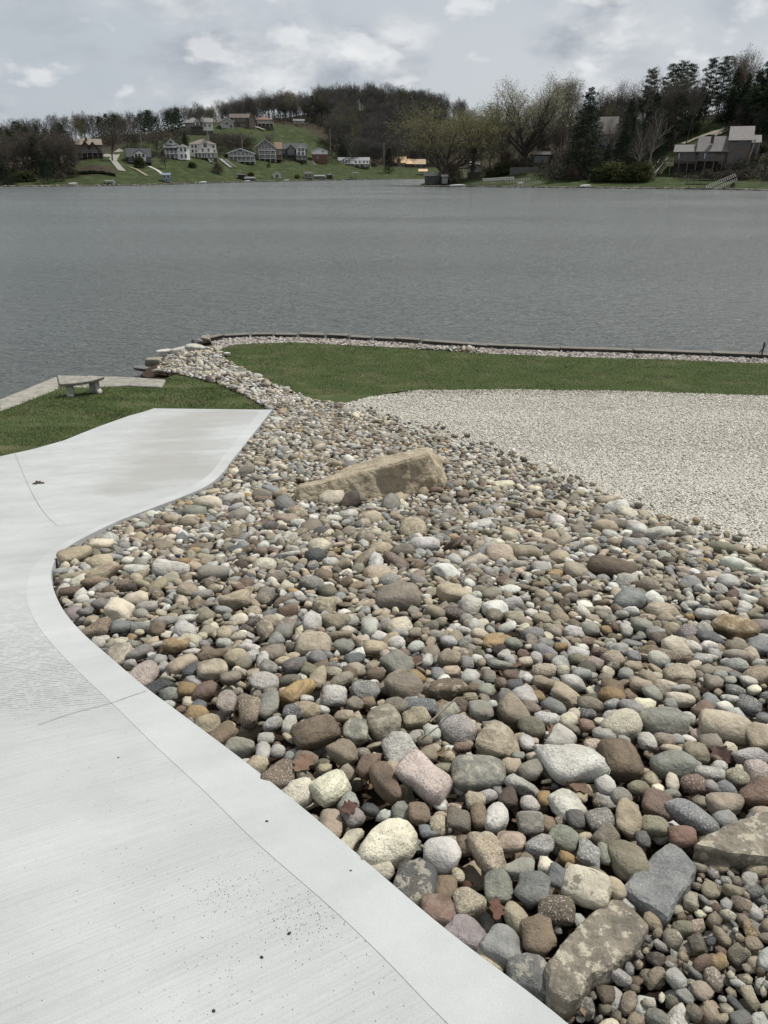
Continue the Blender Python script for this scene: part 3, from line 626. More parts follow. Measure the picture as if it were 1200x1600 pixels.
scatter(500, near, .050, .066, 0, .93, pw=1.6); scatter(5000, near, .026, .045, 0, .90, pw=1.4); scatter(15000, near, .015, .027, 0, .92); scatter(4500, near, .009, .015, 0, 1.0)
scatter(500, mid, .065, .11, 0, .92, pw=3); scatter(7000, mid, .031, .052, 0, .90, pw=1.7); scatter(44000, mid, .018, .034, 0, .87); scatter(26000, mid, .012, .021, 0, .92)
scatter(400, far, .07, .11, 0, .9, pw=3); scatter(6000, far, .038, .058, 0, .88, pw=1.7); scatter(64000, far, .022, .040, 0, .86)
scatter(2500, top, .06, .10, 0, .9, pw=2); scatter(40000, top, .03, .058, 0, .86)
scatter(3500, near, .022, .036, 1, 1.05, lift=-.068); scatter(14000, mid, .028, .046, 1, .95, lift=-.055); scatter(14000, far, .035, .06, 1, .95, lift=-.05)
pb = (.3, 4, .3, 2.2)
scatter(260, pb, .022, .029, 0, .9, pebble=True); scatter(9000, pb, .012, .020, 0, .9, pebble=True); scatter(26000, pb, .007, .013, 0, .9, pebble=True); scatter(9000, pb, .014, .024, 1, .85, pebble=True, lift=-.022)
LB = np.array(lot_bot)   # stones that strayed out over the edge of the gravel lot
for bx, n_ in (((.8, 6, 3.5, 9), 5000), ((-2, 4, 8, 15.5), 5000)):
    k0 = len(STONES); scatter(n_, bx, .018, .045, 0, 1.0, poly=lot, pw=1.6); keep = STONES[:k0]
    for s in STONES[k0:]:
        dd = np.hypot(LB[:, 0]-s['x'], LB[:, 1]-s['y']).min()
        if dd < .55*rng.random()**1.3*(.4+s['y']*.07): keep.append(s)
    STONES = keep
# thin band of gravel between the seawall and the lawn
print('stones', len(STONES))

def par_of(tex, r):
    return (.85 if 'g' in tex else (.18 if r.random() < .3 else .04), .9 if 'b' in tex else (.25 if r.random() < .2 else 0), .95 if 'v' in tex else (.55 if 'r' in tex else (.15 if r.random() < .2 else 0)))
SHP = {}
def shape(level, var):
    k = (level, var)
    if k not in SHP:
        r_ = np.random.default_rng(900+var); ang = var % 2 == 1
        SHP[k] = stone_shape(ICO[level][0], 900+var, p=(r_.uniform(11, 22) if ang else r_.uniform(5, 9)), k=(6 if ang else int(r_.integers(6, 10))), rough=(.05 if ang else .032))
    return SHP[k]
_kd = kdist(np.array([s['x'] for s in STONES]), np.array([s['y'] for s in STONES]))
for s, k_ in zip(STONES, _kd):   # the bed lies a little below the concrete along its edge
    s['z'] -= .055*max(0.0, 1-k_/.28)
STONES.sort(key=lambda s: -s['px']+(0 if s.get('traced') else 6))
def onscreen(s):
    px, py = proj(s['x'], s['y'], s['z']); s['ix'], s['iy'] = px, py
    return -10 < px < 1210 and py < 1610
for s in STONES: s['vis'] = onscreen(s)
single = []; rest = []
for s in STONES:
    (single if (s['vis'] and len(single) < 300 and s['z'] > prof(s['y'])-.02) else rest).append(s)

# labels: what the stone looks like plus where it lies
LM = [(606, 1302, 'the largest pale speckled stone'), (892, 1192, 'the biggest smooth pale grey boulder'), (665, 1217, 'the pink granite boulder'), (747, 1204, 'the craggy grey-green block'),
      (777, 1160, 'the wrinkled golden tan stone'), (966, 1185, 'the brown stone with black stripes'), (1146, 982, 'the big golden brown boulder'), (932, 1478, 'the lichen-blotched slab'),
      (1030, 1372, 'the blue-grey angular slab'), (1150, 1305, 'the wedge rock at the right edge'), (577, 745, 'the long sandstone boulder'), (427, 1197, 'the round brown stone at the kerb'),
      (649, 1360, 'the dark broken stone at the kerb'), (229, 1080, 'the joint across the driveway edge'), (220, 890, 'the tip of the driveway curve'), (187, 952, 'the round cream stone by the curve'),
      (387, 1105, 'the upright brown speckled egg stone'), (625, 1130, 'the dark-stained grey-brown stone'), (632, 1072, 'the wide flat grey-brown stone'), (488, 1005, 'the flat peach triangular stone'),
      (916, 1383, 'the purple and cream blotched stone'), (1080, 1273, 'the slanting blue-grey granite stone'), (1036, 1130, 'the heart-shaped greenish boulder'), (1132, 1135, 'the wide peach boulder'),
      (1060, 1052, 'the square-cut tan stone'), (377, 938, 'the striped oval stone'), (622, 935, 'the brown stone at mid bed'), (958, 889, 'the half-sunk brown slab'), (841, 1450, 'the square brown stone'),
      (276, 905, 'the tan slab leaning near the curve'), (1181, 1439, 'the pebble patch'), (465, 1080, 'the cream and gold striped stone'), (970, 1131, 'the round speckled granite stone'), (517, 1217, 'the dark-streaked cream stone'),
      (823, 1325, 'the small blue-grey speckled stone'), (335, 897, 'the flat greenish stone'), (1088, 1018, 'the cream wedge stone'), (490, 972, 'the round pale grey stone')]
HAND = {(606, 1302): 'largest pale cream speckled oval stone beside the driveway edge', (892, 1192): 'biggest smooth pale grey boulder in the right foreground', (665, 1217): 'large pink speckled granite boulder, broad at upper left',
  (747, 1204): 'craggy angular grey-green block right of the pink granite boulder', (777, 1160): 'wrinkled golden tan stone above the craggy grey-green block', (966, 1185): 'brown stone with black stripes right of the biggest grey boulder',
  (1146, 982): 'big golden brown boulder near the right edge', (427, 1197): 'round rough brown stone touching the driveway edge', (649, 1360): 'dark broken blue-grey stone against the driveway edge',
  (187, 952): 'round smooth cream stone inside the driveway curve', (387, 1105): 'upright egg-shaped brown speckled stone', (625, 1130): 'grey-brown boulder with a dark stain on its top', (632, 1072): 'wide flat grey-brown oval stone at mid bed',
  (488, 1005): 'flat triangular peach stone below the round pale grey stone', (916, 1383): 'cream stone with purple blotches above the lichened slab', (1080, 1273): 'big blue-grey granite stone slanting down to the right',
  (1036, 1130): 'wide heart-shaped greenish grey boulder', (1132, 1135): 'wide pinkish tan boulder near the right edge', (1060, 1052): 'square-cut rough tan stone in the right part', (377, 938): 'large striped tan oval stone at the left of the bed',
  (841, 1450): 'smooth square brown stone left of the lichened slab', (465, 1080): 'cream and gold striped elongated stone pointing up right', (970, 1131): 'round cream granite stone with dark specks', (517, 1217): 'cream stone with dark streaks near the driveway edge'}
used = set(HAND.values())
TX = {'g': 'speckled', 'b': 'banded', 'r': 'mottled', 'a': 'angular', 's': 'smooth'}
def describe(s):
    for (x, y), l in HAND.items():
        if abs(s['ix']-x) < 16 and abs(s['iy']-y) < 20 and s.get('traced') and s['px'] > 28 and l not in DONE: DONE.add(l); return l
    size = 'large' if s['px'] > 46 else ('medium' if s['px'] > 28 else 'small')
    if s.get('peb'): size = 'small'
    tx = [TX[c] for c in s['tex'] if c in TX]; tx = tx[0] if tx else 'smooth'
    el = 'elongated' if max(s['a'], s['b'])/min(s['a'], s['b']) > 1.45 else ('rounded' if 'a' not in s['tex'] else 'blocky')
    bits = [f"{size} {s['cn'].replace(' grey', '-grey').replace('grey brown', 'grey-brown').replace('reddish ', 'reddish-')} {tx} stone", f"{size} {s['cn'].replace(' ', '-')} {tx} {el} stone"]
    order = sorted(LM, key=lambda q: (q[0]-s['ix'])**2+(q[1]-s['iy'])**2)
    for lm in order[:9]:
        dx, dy = s['ix']-lm[0], s['iy']-lm[1]; d = math.hypot(dx, dy)
        if d < 8: continue
        h = '' if abs(dx) < .42*abs(dy) else ('right of' if dx > 0 else 'left of'); v = '' if abs(dy) < .42*abs(dx) else ('below' if dy > 0 else 'above')
        rel = (v+' and '+h) if (h and v) else (h or v)
        near_ = 'just ' if d < 48 else ('' if d < 120 else 'well ')
        for b in bits:
            l = f"{b} {near_}{rel} {lm[2]}"
            if l not in used and len(l.split()) <= 16: used.add(l); return l
    return None
DONE = set()
for s in single:
    lv = 4 if s['px'] > 38 else 3
    sd = int(rng.integers(1e9)); ang = 'a' in s['tex']
    V = stone_shape(ICO[lv][0], sd, p=(17 if ang else rng.uniform(5, 9)), k=(8 if ang else int(rng.integers(6, 11))), rough=(.06 if 'r' in s['tex'] else .035))
    abc = np.array([s['a'], s['b'], s['c']]); L = V*abc; M = rotm(s['yaw'], s['tx'], s['ty']); W = L@M.T
    n = len(V); off = rng.uniform(-20, 20, 3); Q = np.array(Matrix.Rotation(rng.uniform(0, .9), 3, 'X'))
    zb = W[:, 2].min(); W[:, 2] -= zb
    me = npmesh('cobblestone', W, ICO[lv][1], M_ROCK, np.tile(jitter(s['cn'], .06), (n, 1)), np.tile(par_of(s['tex'], rng), (n, 1)), L@Q.T+off, True)
    o = link('pebble' if s.get('peb') else 'cobblestone', me, loc=(s['x'], s['y'], s['z']+zb))
    lb = describe(s) or f"{s['cn']} stone among the river stones"
    tag(o, lb, 'stone', 'river stones in the bed beside the driveway')
def merge(items, name, label, cat, group=None, mat=None, levelf=None):
    Vs, Fs, Cs, Ps, Ls = [], [], [], [], []; base = 0; buckets = {}
    for s in items: buckets.setdefault((levelf(s), int(rng.integers(24))), []).append(s)
    for (lv, var), ss in buckets.items():
        V = shape(lv, var); Fc = ICO[lv][1]; n = len(V)
        for s in ss:
            L = V*np.array([s['a'], s['b'], s['c']]); W = L@rotm(s['yaw'], s['tx'], s['ty']).T+np.array([s['x'], s['y'], s['z']])
            Vs.append(W); Fs.append(Fc+base); base += n
            Cs.append(np.tile(jitter(s['cn'], .12)*(.78 if s.get('peb') else 1), (n, 1))); Ps.append(np.tile(par_of(s['tex'], rng), (n, 1))); Ls.append(L+rng.uniform(-20, 20, 3))
    me = npmesh(name, np.vstack(Vs), np.vstack(Fs), mat or M_ROCK, np.vstack(Cs), np.vstack(Ps), np.vstack(Ls), True)
    return tag(link(name, me), label, cat, group, 'stuff')
def lvl(s):
    p = s['px']; return 3 if p > 34 else (2 if p > 11 else 1)
merge([s for s in rest if not s.get('peb')], 'river_stones', 'mass of rounded multi-coloured river stones filling the bed between driveway and gravel lot', 'stones', levelf=lvl)
merge([s for s in rest if s.get('peb')], 'pebbles', 'patch of small mixed pebbles in the lower right corner', 'pebbles', levelf=lambda s: 2 if s['px'] > 20 else 1)

# ---- crushed limestone on the lot and the gravel band behind the seawall
def gravel(n, box, poly, rlo, rhi, cols, name, label, off=-.03, extra=None, dens=None):
    X = rng.uniform(box[0], box[1], n); Y = rng.uniform(box[2], box[3], n); m = inpoly(poly, X, Y); z = profa(Y); d = Y*CP+(CZ-z)*SP; px = 600+F*X/d
    m &= (px > -100) & (px < 1900)
    if extra is not None: m &= extra(X, Y)
    X, Y, z = X[m], Y[m], z[m]; n = len(X); V = ICO[1][0][:12] if False else ico0[0]; Fc = ico0[1]; k = len(V)
    r = rng.uniform(rlo, rhi, n)*(1+.03*np.maximum(0, Y-8)); sc = np.stack([r*rng.uniform(.7, 1.35, n), r*rng.uniform(.7, 1.2, n), r*rng.uniform(.45, .9, n)], 1)
    J = 1+rng.normal(0, .11, (n, k, 1)); P = V[None]*J*sc[:, None]
    A = rng.uniform(0, 6.28, n); B = rng.normal(0, .5, n); ca, sa, cb, sb = np.cos(A), np.sin(A), np.cos(B), np.sin(B)
    y = P[..., 1]*cb[:, None]-P[..., 2]*sb[:, None]; zz = P[..., 1]*sb[:, None]+P[..., 2]*cb[:, None]; x = P[..., 0]
    W = np.stack([x*ca[:, None]-y*sa[:, None]+X[:, None], x*sa[:, None]+y*ca[:, None]+Y[:, None], zz+(z+off+r*.3)[:, None]], 2).reshape(-1, 3)
    Fa = (Fc[None]+(np.arange(n)*k)[:, None, None]).reshape(-1, 3)
    C = np.array(cols)[rng.integers(len(cols), size=n)]*(1+rng.normal(0, .09, (n, 1))); C = np.repeat(np.clip(C, .03, .75), k, 0)
    me = npmesh(name, W, Fa, M_GRAV, C); return tag(link(name, me), label, 'gravel', None, 'stuff')
_b = bmesh.new(); bmesh.ops.create_icosphere(_b, subdivisions=1, radius=1)
_v = [v.co.copy() for v in _b.verts][:12]; _b.free()
ph = (1+5**.5)/2; iv = np.array([(-1, ph, 0), (1, ph, 0), (-1, -ph, 0), (1, -ph, 0), (0, -1, ph), (0, 1, ph), (0, -1, -ph), (0, 1, -ph), (ph, 0, -1), (ph, 0, 1), (-ph, 0, -1), (-ph, 0, 1)])/math.sqrt(1+ph*ph)
ico0 = (iv, np.array([(0, 11, 5), (0, 5, 1), (0, 1, 7), (0, 7, 10), (0, 10, 11), (1, 5, 9), (5, 11, 4), (11, 10, 2), (10, 7, 6), (7, 1, 8), (3, 9, 4), (3, 4, 2), (3, 2, 6), (3, 6, 8), (3, 8, 9), (4, 9, 5), (2, 4, 11), (6, 2, 10), (8, 6, 7), (9, 8, 1)]))
M_GRAV = mat_attr('limestone_chips', .9)
LC = [(.53, .51, .45), (.48, .46, .405), (.45, .43, .375), (.56, .545, .49), (.42, .395, .34), (.38, .358, .30)]
lot_in = lot
thin = lambda X, Y: rng.random(len(X)) < np.clip(1.0-.35*(np.array([mn.noise(Vector((x*.8, y*.8, 0))) for x, y in zip(X, Y)])+.1), .5, 1)
gravel(350000, (.5, 14, 2.6, 11), lot_in, .008, .015, LC, 'limestone_gravel', 'crushed pale limestone chips covering the near part of the lot', extra=lambda X, Y: thin(X, Y) & (rng.random(len(X)) < np.clip((11-Y)/3, 0, 1)))
gravel(190000, (-2, 18, 8, 18.2), lot_in, .010, .017, LC, 'limestone_gravel', 'crushed pale limestone chips covering the far part of the lot', extra=lambda X, Y: thin(X, Y) & (rng.random(len(X)) < np.clip((Y-8)/3, 0, 1)))
wl = [(x, y-.12) for x, y in wall_line[2:]]+[(wx+5, wy-.6)]; strip_poly = wl+[(lawn_top[-1][0]+5, lawn_top[-1][1]-.5)]+lawn_top[::-1]
RC = [(.34, .32, .29), (.27, .235, .21), (.21, .19, .17), (.40, .38, .35), (.14, .125, .11)]
gravel(60000, (-8, 16, 20.5, 28), strip_poly, .02, .042, RC, 'gravel_band', 'pinkish grey gravel band between the right lawn and the seawall', off=-.06)
# ---- grass blades
def blades(n, box, poly, h, name, label, w=.008, bare=None, edge=None):
    X = rng.uniform(box[0], box[1], n); Y = rng.uniform(box[2], box[3], n); m = inpoly(poly, X, Y)
    z = profa(Y); d = Y*CP+(CZ-z)*SP; px = 600+F*X/d; m &= (px > -600) & (px < 1700)
    if bare is not None: m &= bare(X, Y)
    X, Y, z = X[m], Y[m], z[m]; n = len(X); a = rng.uniform(0, pi, n); hh = h*rng.uniform(.5, 1.25, n); ww = w*(Y/14)*rng.uniform(.7, 1.3, n); le = rng.normal(0, .5, (n, 2))*hh[:, None]
    V = np.zeros((n, 3, 3)); dx, dy = np.cos(a)*ww, np.sin(a)*ww
    V[:, 0] = np.stack([X-dx, Y-dy, z-.03], 1); V[:, 1] = np.stack([X+dx, Y+dy, z-.03], 1); V[:, 2] = np.stack([X+le[:, 0], Y+le[:, 1], z-.03+hh], 1)
    pal = np.array([(.080, .110, .038), (.10, .130, .048), (.122, .146, .062), (.18, .175, .09), (.062, .085, .032)])
    tn = np.array([.5*mn.noise(Vector((x*1.3, y*1.3, 5)))+.25*mn.noise(Vector((x*5, y*5, 1))) for x, y in zip(X, Y)])
    C = pal[rng.choice(5, n, p=[.28, .28, .2, .10, .14])]*(1+rng.normal(0, .15, (n, 1))+tn[:, None]*1.4); C = np.repeat(np.clip(C, .008, .3), 3, 0)
    me = npmesh(name, V.reshape(-1, 3), np.arange(n*3).reshape(-1, 3), M_BLADE, C); return tag(link(name, me), label, 'grass', None, 'stuff')
bare_l = lambda X, Y: rng.random(len(X)) < np.clip(1.05-3.2*np.array([max(0, mn.noise(Vector((x*.5+2, y*1.1, 3)))) for x, y in zip(X, Y)]), .25, 1)
blades(150000, (-15, -2, 8, 22), lawn_l, .032, 'grass', 'short mown grass on the left lawn between driveway and lake', bare=bare_l)
blades(260000, (-6, 20, 17, 27), lawn_r, .032, 'grass', 'short mown grass on the right lawn behind the gravel lot')

weed = lambda X, Y: np.array([mn.noise(Vector((x*.55+4, y*.8, 11)))+.5*mn.noise(Vector((x*3, y*3, 2))) for x, y in zip(X, Y)]) > rng.uniform(.28, .75, len(X))
blades(26000, (0, 13, 6, 18), lot, .04, 'weeds', 'thin green weeds growing through the gravel lot', w=.006, bare=weed)
fringe = lambda X, Y: rng.random(len(X)) < .5
blades(9000, (0, 14, 16.6, 17.9), lot, .05, 'weeds', 'ragged grass fringe where the lawn meets the gravel lot', w=.006, bare=lambda X, Y: (Y > 17.3-.8*rng.random(len(X))**2))

# ---------------------------------------------------------------- seawall, caps, bench, rocks at the water
M_CAP = simple('weathered_concrete', (.26, .25, .215), .9, .45, 6, .01)
M_BLOCK = simple('seawall_block', (.06, .055, .048), .9, .55, 3, .02)
M_CAPTOP = simple('seawall_top', (.15, .14, .122), .9, .35, 4, .01)
def wall():
    t = empty('seawall', (wall_line[0][0], wall_line[0][1], 0), 'long low block seawall between the right lawn and the lake', 'seawall')
    L = [Vector((x, y, 0)) for x, y in wall_line+wall_ext]; seg = []; i = 0; pos = L[0].copy(); acc = []
    pts = []; 
    for a, b in zip(L, L[1:]):
        n = max(1, int((b-a).length/.12)); pts += [a+(b-a)*k/n for k in range(n)]
    k = 0; n = len(pts); j = 0
    while k < n-3 and j < 70:
        early = k < 60; ln = random.randint(6, 9) if early else 18
        e = min(k+ln, n-1); a, b = pts[k], pts[e]; d = (b-a).normalized(); nr = Vector((-d.y, d.x, 0)); z = prof((a.y+b.y)/2)
        if early:
            o = random.uniform(-.05, .05); top = z+.06+random.uniform(-.03, .03); a2 = a+d*.03; b2 = b-d*random.uniform(.02, .10)
        else: o = 0; top = z+.055; a2, b2 = a, b-d*.012
        m = MB(); w = .26
        c = [a2+nr*(o-w/2), b2+nr*(o-w/2), b2+nr*(o+w/2), a2+nr*(o+w/2)]
        m.add([(v.x, v.y, -.5) for v in c]+[(v.x, v.y, top) for v in c], [(0, 3, 2, 1), (4, 5, 6, 7), (0, 1, 5, 4), (1, 2, 6, 5), (2, 3, 7, 6), (3, 0, 4, 7)])
        bl = m.build('block', M_BLOCK, t, bevel=.02); bl.location = (-wall_line[0][0], -wall_line[0][1], 0)
        m = MB(); e_ = .012; c = [a2+nr*(o-w/2-e_)+d*.01, b2+nr*(o-w/2-e_)-d*.01, b2+nr*(o+w/2+.04)-d*.01, a2+nr*(o+w/2+.04)+d*.01]
        m.add([(v.x, v.y, top+.002) for v in c]+[(v.x, v.y, top+.025) for v in c], [(0, 3, 2, 1), (4, 5, 6, 7), (0, 1, 5, 4), (1, 2, 6, 5), (2, 3, 7, 6), (3, 0, 4, 7)])
        cp = m.build('cap', M_CAPTOP, bl, bevel=.008); k = e; j += 1
wall()
def capstrip(outer, inner_, label):
    o0 = outer[0]; t = empty('concrete_seawall', (outer[-1][0], outer[-1][1], 0), label, 'seawall')
    n = len(outer)
    for i in range(n-1):
        m = MB(); q = [outer[i], outer[i+1], inner_[i+1], inner_[i]]
        zt = [prof(p[1])+.07 for p in (outer[i], outer[i+1])]; zt = [zt[0], zt[1], zt[1], zt[0]]
        ox, oy = outer[-1]
        m.add([(x-ox, y-oy, -.6) for x, y in q]+[(x-ox, y-oy, z) for (x, y), z in zip(q, zt)], [(0, 3, 2, 1), (4, 5, 6, 7), (0, 1, 5, 4), (1, 2, 6, 5), (2, 3, 7, 6), (3, 0, 4, 7)])
        m.build('wall_section', M_CAP, t, bevel=.015)
capstrip(gp([(-700, 752), (-300, 690), (0, 629), (89, 592)]), gp([(-700, 778), (-300, 711), (0, 645), (92, 608)]), 'weathered concrete seawall top running left from the curved bench')
capstrip(gp([(259, 597), (205, 593), (90, 590)]), gp([(252, 605), (200, 602), (94, 605)]), 'weathered concrete seawall top running right from behind the curved bench')

def bench():
    x0, y0, z0 = g(108, 623); x1, y1, z1 = g(151, 606)
    a = Vector((x0, y0, 0)); b = Vector((x1, y1, 0)); mid_ = (a+b)/2; dd = (b-a); L = 1.0; yaw = R(40)
    z = prof(mid_.y)-.03
    t = empty('garden_bench', (mid_.x, mid_.y, z), 'weathered curved concrete bench on the left lawn by the lake', 'bench', rz=yaw)
    M = simple('bench_concrete', (.27, .255, .225), .9, .5, 12, .01)
    H = .37; n = 16; V = []; Fc = []
    Rr = .66; half = .66
    for i in range(n+1):
        th = -half+2*half*i/n
        for r_, zz in ((Rr-.21, H), (Rr+.21, H), (Rr+.19, H-.075), (Rr-.19, H-.075)):
            V.append((sin(th)*r_, Rr-.06-cos(th)*r_, zz))
    for i in range(n):
        for k in range(4): Fc.append((4*i+k, 4*i+(k+1) % 4, 4*(i+1)+(k+1) % 4, 4*(i+1)+k))
    Fc += [(0, 1, 2, 3), (4*n+3, 4*n+2, 4*n+1, 4*n)]
    m = MB(); m.add(V, Fc); m.build('seat', M, t, bevel=.012)
    for s in (-1, 1):
        th = s*half*.68; m = MB()
        cx, cy = sin(th)*Rr, Rr-.06-cos(th)*Rr
        prof_ = [(-.17, 0), (.17, 0), (.16, .05), (.11, .10), (.10, .26), (.15, .33), (.17, H-.077), (-.17, H-.077), (-.15, .33), (-.10, .26), (-.11, .10), (-.16, .05)]
        m.prism(prof_, 'x', -.07, .07); o = m.build('leg', simple('bench_leg', (.42, .40, .36), .9, .5, 12), t, bevel=.008); o.location = (cx, cy, 0); o.rotation_euler = (0, 0, th)
bench()
# tumbled blocks and flat slabs where the rip-rap meets the water
def rock_at(px, py, w, h, dp, lift, yaw, cn, par, label, name='rock', cat='rock', seed=1, grp=None):
    x, y, z = g(px, py, lift)
    V = stone_shape(ICO[4][0], seed, p=18, k=7, rough=.03); L = V*np.array([w/2, dp/2, h/2]); W = L@rotm(yaw, rng.normal(0, .06), rng.normal(0, .06)).T; zb = W[:, 2].min(); W[:, 2] -= zb; n = len(V)
    me = npmesh(name, W, ICO[4][1], M_ROCK, np.tile(jitter(cn, .05), (n, 1)), np.tile(par, (n, 1)), L+seed, True)
    tag(link(name, me, loc=(x, y, z)), label, cat, grp)
rk = [(229, 580, .75, .13, .5, -.55, .1, 'slate', 'flat dark slab lowest at the water left of the rip-rap', 11), (246, 582, .70, .10, .5, -.5, -.1, 'slate', 'flat dark slab half in the water right of the lowest one', 12),
      (243, 572, .62, .26, .45, -.3, .2, 'grey brown', 'square grey block on top of the dark slabs at the water', 13), (262, 569, .42, .26, .4, -.25, .5, 'slate', 'dark block right of the square grey block at the water', 14),
      (264, 556, .85, .20, .5, -.2, .2, 'pale grey', 'long pale slab along the upper edge of the rip-rap', 15), (284, 552, .70, .20, .5, -.1, .4, 'pale grey', 'pale angular rock below the seawall corner', 16),
      (305, 547, .60, .14, .5, .0, .4, 'pale grey', 'flat whitish slab at the foot of the seawall corner', 17), (309, 541, .36, .26, .34, -.05, .6, 'slate', 'tilted grey block that fell from the end of the seawall', 18),
      (322, 536, .34, .26, .34, -.05, .3, 'grey brown', 'brownish block leaning against the end of the seawall', 19)]
for r_ in rk: rock_at(*r_[:8], (.2, .1, .3), r_[8], seed=r_[9])
# white stones scattered on the lawn
for px, py, lb in ((355, 557, 'white stone lying on the right lawn near the rip-rap'),):
    rock_at(px, py, .22, .13, .16, -.02, .3, 'white', (.1, 0, .1), lb, 'stone', 'stone', 31)
# small mooring post at the right end of the wall
x, y, z = g(1189, 560); m = MB(); m.bar((0, 0, 0), (0, 0, .50), .022); m.bar((-.09, 0, .16), (.07, 0, .42), .014)
tag(m.build('mooring_post', simple('rusted_iron', (.035, .03, .028), .7)), 'thin dark iron post on the seawall near the right edge', 'post').location = (x, y, z)

# ---------------------------------------------------------------- dead leaves, twig and grit
def leaf_mesh(size, seed, c, lobes=True):
    r_ = random.Random(seed); pts = []; n = 30
    for i in range(n+1):
        t = i/n; w = sin(pi*min(1, t*1.02))**.8*.33*(1+(.24*sin(t*2*pi*3.5) if lobes else 0))*(1 if t < .97 else .3); pts.append((t-.5, max(.01, w)))
    V = []; Fc = []; cu = r_.uniform(.2, .6); tw = r_.uniform(-.6, .6)
    for (t, w) in pts:
        for k in (-1, -.5, 0, .5, 1):
            yy = w*k*r_.uniform(.92, 1.05); zz = abs(yy)**1.5*cu*1.3+.22*t*t*cu+tw*t*yy+r_.uniform(-.012, .012)+.04*sin(9*t+3*k)
            V.append((t*size, yy*size, zz*size*.8))
    for i in range(n):
        for k in range(4): a = 5*i+k; Fc.append((a, a+1, a+6, a+5))
    V = np.array(V); V[:, 2] -= V[:, 2].min(); C = np.tile(np.array(c), (len(V), 1))*(1+rng.normal(0, .10, (len(V), 1)))
    return npmesh('dead_leaf', V, np.array(Fc), M_DEAD, np.clip(C, .01, .5), smooth=True)
lvs = [(870, 1152, .17, (.17, .10, .065), 'brown oak leaf spread above the biggest pale grey boulder'), (652, 1032, .11, (.12, .08, .06), 'dark brown leaf beside the pyramid-shaped grey stone'),
       (697, 1180, .10, (.19, .135, .085), 'tan oak leaf between the pink granite boulder and the craggy block'), (475, 1193, .12, (.20, .13, .09), 'curled brown leaf right of the round brown stone at the kerb'),
       (470, 1135, .11, (.11, .055, .045), 'reddish curled leaf beside the dark brown wedge stone'), (808, 1040, .08, (.14, .09, .065), 'crumpled brown leaf above the small white stones at mid bed'),
       (1022, 1172, .08, (.05, .03, .028), 'dark upright leaf left of the small bluish stone'), (692, 1105, .09, (.25, .185, .115), 'pale tan leaf at the end of the thin twig'),
       (1128, 1180, .12, (.075, .045, .04), 'dark red crumpled leaf clump near the right edge'), (545, 1262, .08, (.10, .055, .045), 'dark leaf between stones left of the largest pale speckled stone'),
       (795, 1118, .10, (.11, .075, .055), 'crumpled dark leaf right of the mauve granite stone'), (905, 1232, .11, (.15, .10, .07), 'brown leaf under the biggest pale grey boulder'),
       (775, 1420, .08, (.12, .065, .045), 'rusty leaf between the mauve stone and the square brown stone'), (985, 1205, .09, (.20, .12, .08), 'rust brown leaf right of the black-striped stone')]
for i, (px, py, sz, c, lb) in enumerate(lvs):
    x, y, z = g(px, py, .015); o = link('dead_leaf', leaf_mesh(sz*.72, i, c), loc=(x, y, z)); o.rotation_euler = (rng.uniform(-.2, .5), rng.uniform(-.3, .3), rng.uniform(0, 6.28)); tag(o, lb, 'leaf', 'dead leaves among the stones')
x, y, z = g(60, 756); o = link('dead_leaf', leaf_mesh(.13, 40, (.06, .045, .035)), loc=(x, y, z)); o.rotation_euler = (.2, .1, .4); tag(o, 'small dark curled leaf lying alone on the upper left driveway', 'leaf')
a = Vector(g(672, 1128, .09)); b = Vector(g(752, 1088, .10)); m = MB(); c_ = (a+b)/2+Vector((0, .02, .03)); m.bar((0, 0, 0), c_-a, .0035, 5, .003); m.bar(c_-a, b-a, .003, 5, .0015)
tag(m.build('twig', simple('twig_wood', (.20, .165, .115), .8)), 'thin bent twig lying above the mauve granite stone', 'twig').location = a
def litter(n, box, label):
    X = rng.uniform(box[0], box[1], n); Y = rng.uniform(box[2], box[3], n); m_ = inpoly(bed, X, Y)
    cl = np.array([mn.noise(Vector((x*2.2, y*2.2, 9))) for x, y in zip(X, Y)]); m_ &= cl > rng.uniform(-.35, .45, n)
    X, Y, cl = X[m_], Y[m_], cl[m_]; n = len(X); zz = profa(Y)-.10+rng.uniform(.0, .06, n); s_ = rng.uniform(.008, .034, n); Vs = np.zeros((n, 6, 3)); a = rng.uniform(0, 6.28, n)
    base = np.array([(-1, 0, .12), (-.3, .5, .28), (.5, .42, .05), (1, 0, .2), (.35, -.5, .28), (-.4, -.42, 0)])
    P = base[None]*s_[:, None, None]*(1+rng.normal(0, .25, (n, 6, 3))); tl = rng.normal(0, .7, n); ct, st = np.cos(tl)[:, None], np.sin(tl)[:, None]
    y = P[..., 1]*ct-P[..., 2]*st; z2 = P[..., 1]*st+P[..., 2]*ct; x = P[..., 0]; ca, sa = np.cos(a)[:, None], np.sin(a)[:, None]
    W = np.stack([x*ca-y*sa+X[:, None], x*sa+y*ca+Y[:, None], z2+zz[:, None]+.012], 2).reshape(-1, 3); k = np.arange(n)*6
    Fa = np.concatenate([np.stack([k, k+1, k+5], 1), np.stack([k+1, k+2, k+4], 1), np.stack([k+1, k+4, k+5], 1), np.stack([k+2, k+3, k+4], 1)])
    pal = np.array([(.10, .055, .04), (.06, .04, .033), (.15, .10, .065), (.045, .03, .026), (.20, .14, .09)]); C = np.repeat(pal[rng.integers(5, size=n)], 6, 0)
    return tag(link('leaf_litter', npmesh('leaf_litter', W, Fa, M_DEAD, C)), label, 'leaf litter', None, 'stuff')
litter(30000, (-3, 6, .3, 8), 'broken brown leaf litter caught in the gaps between the stones')
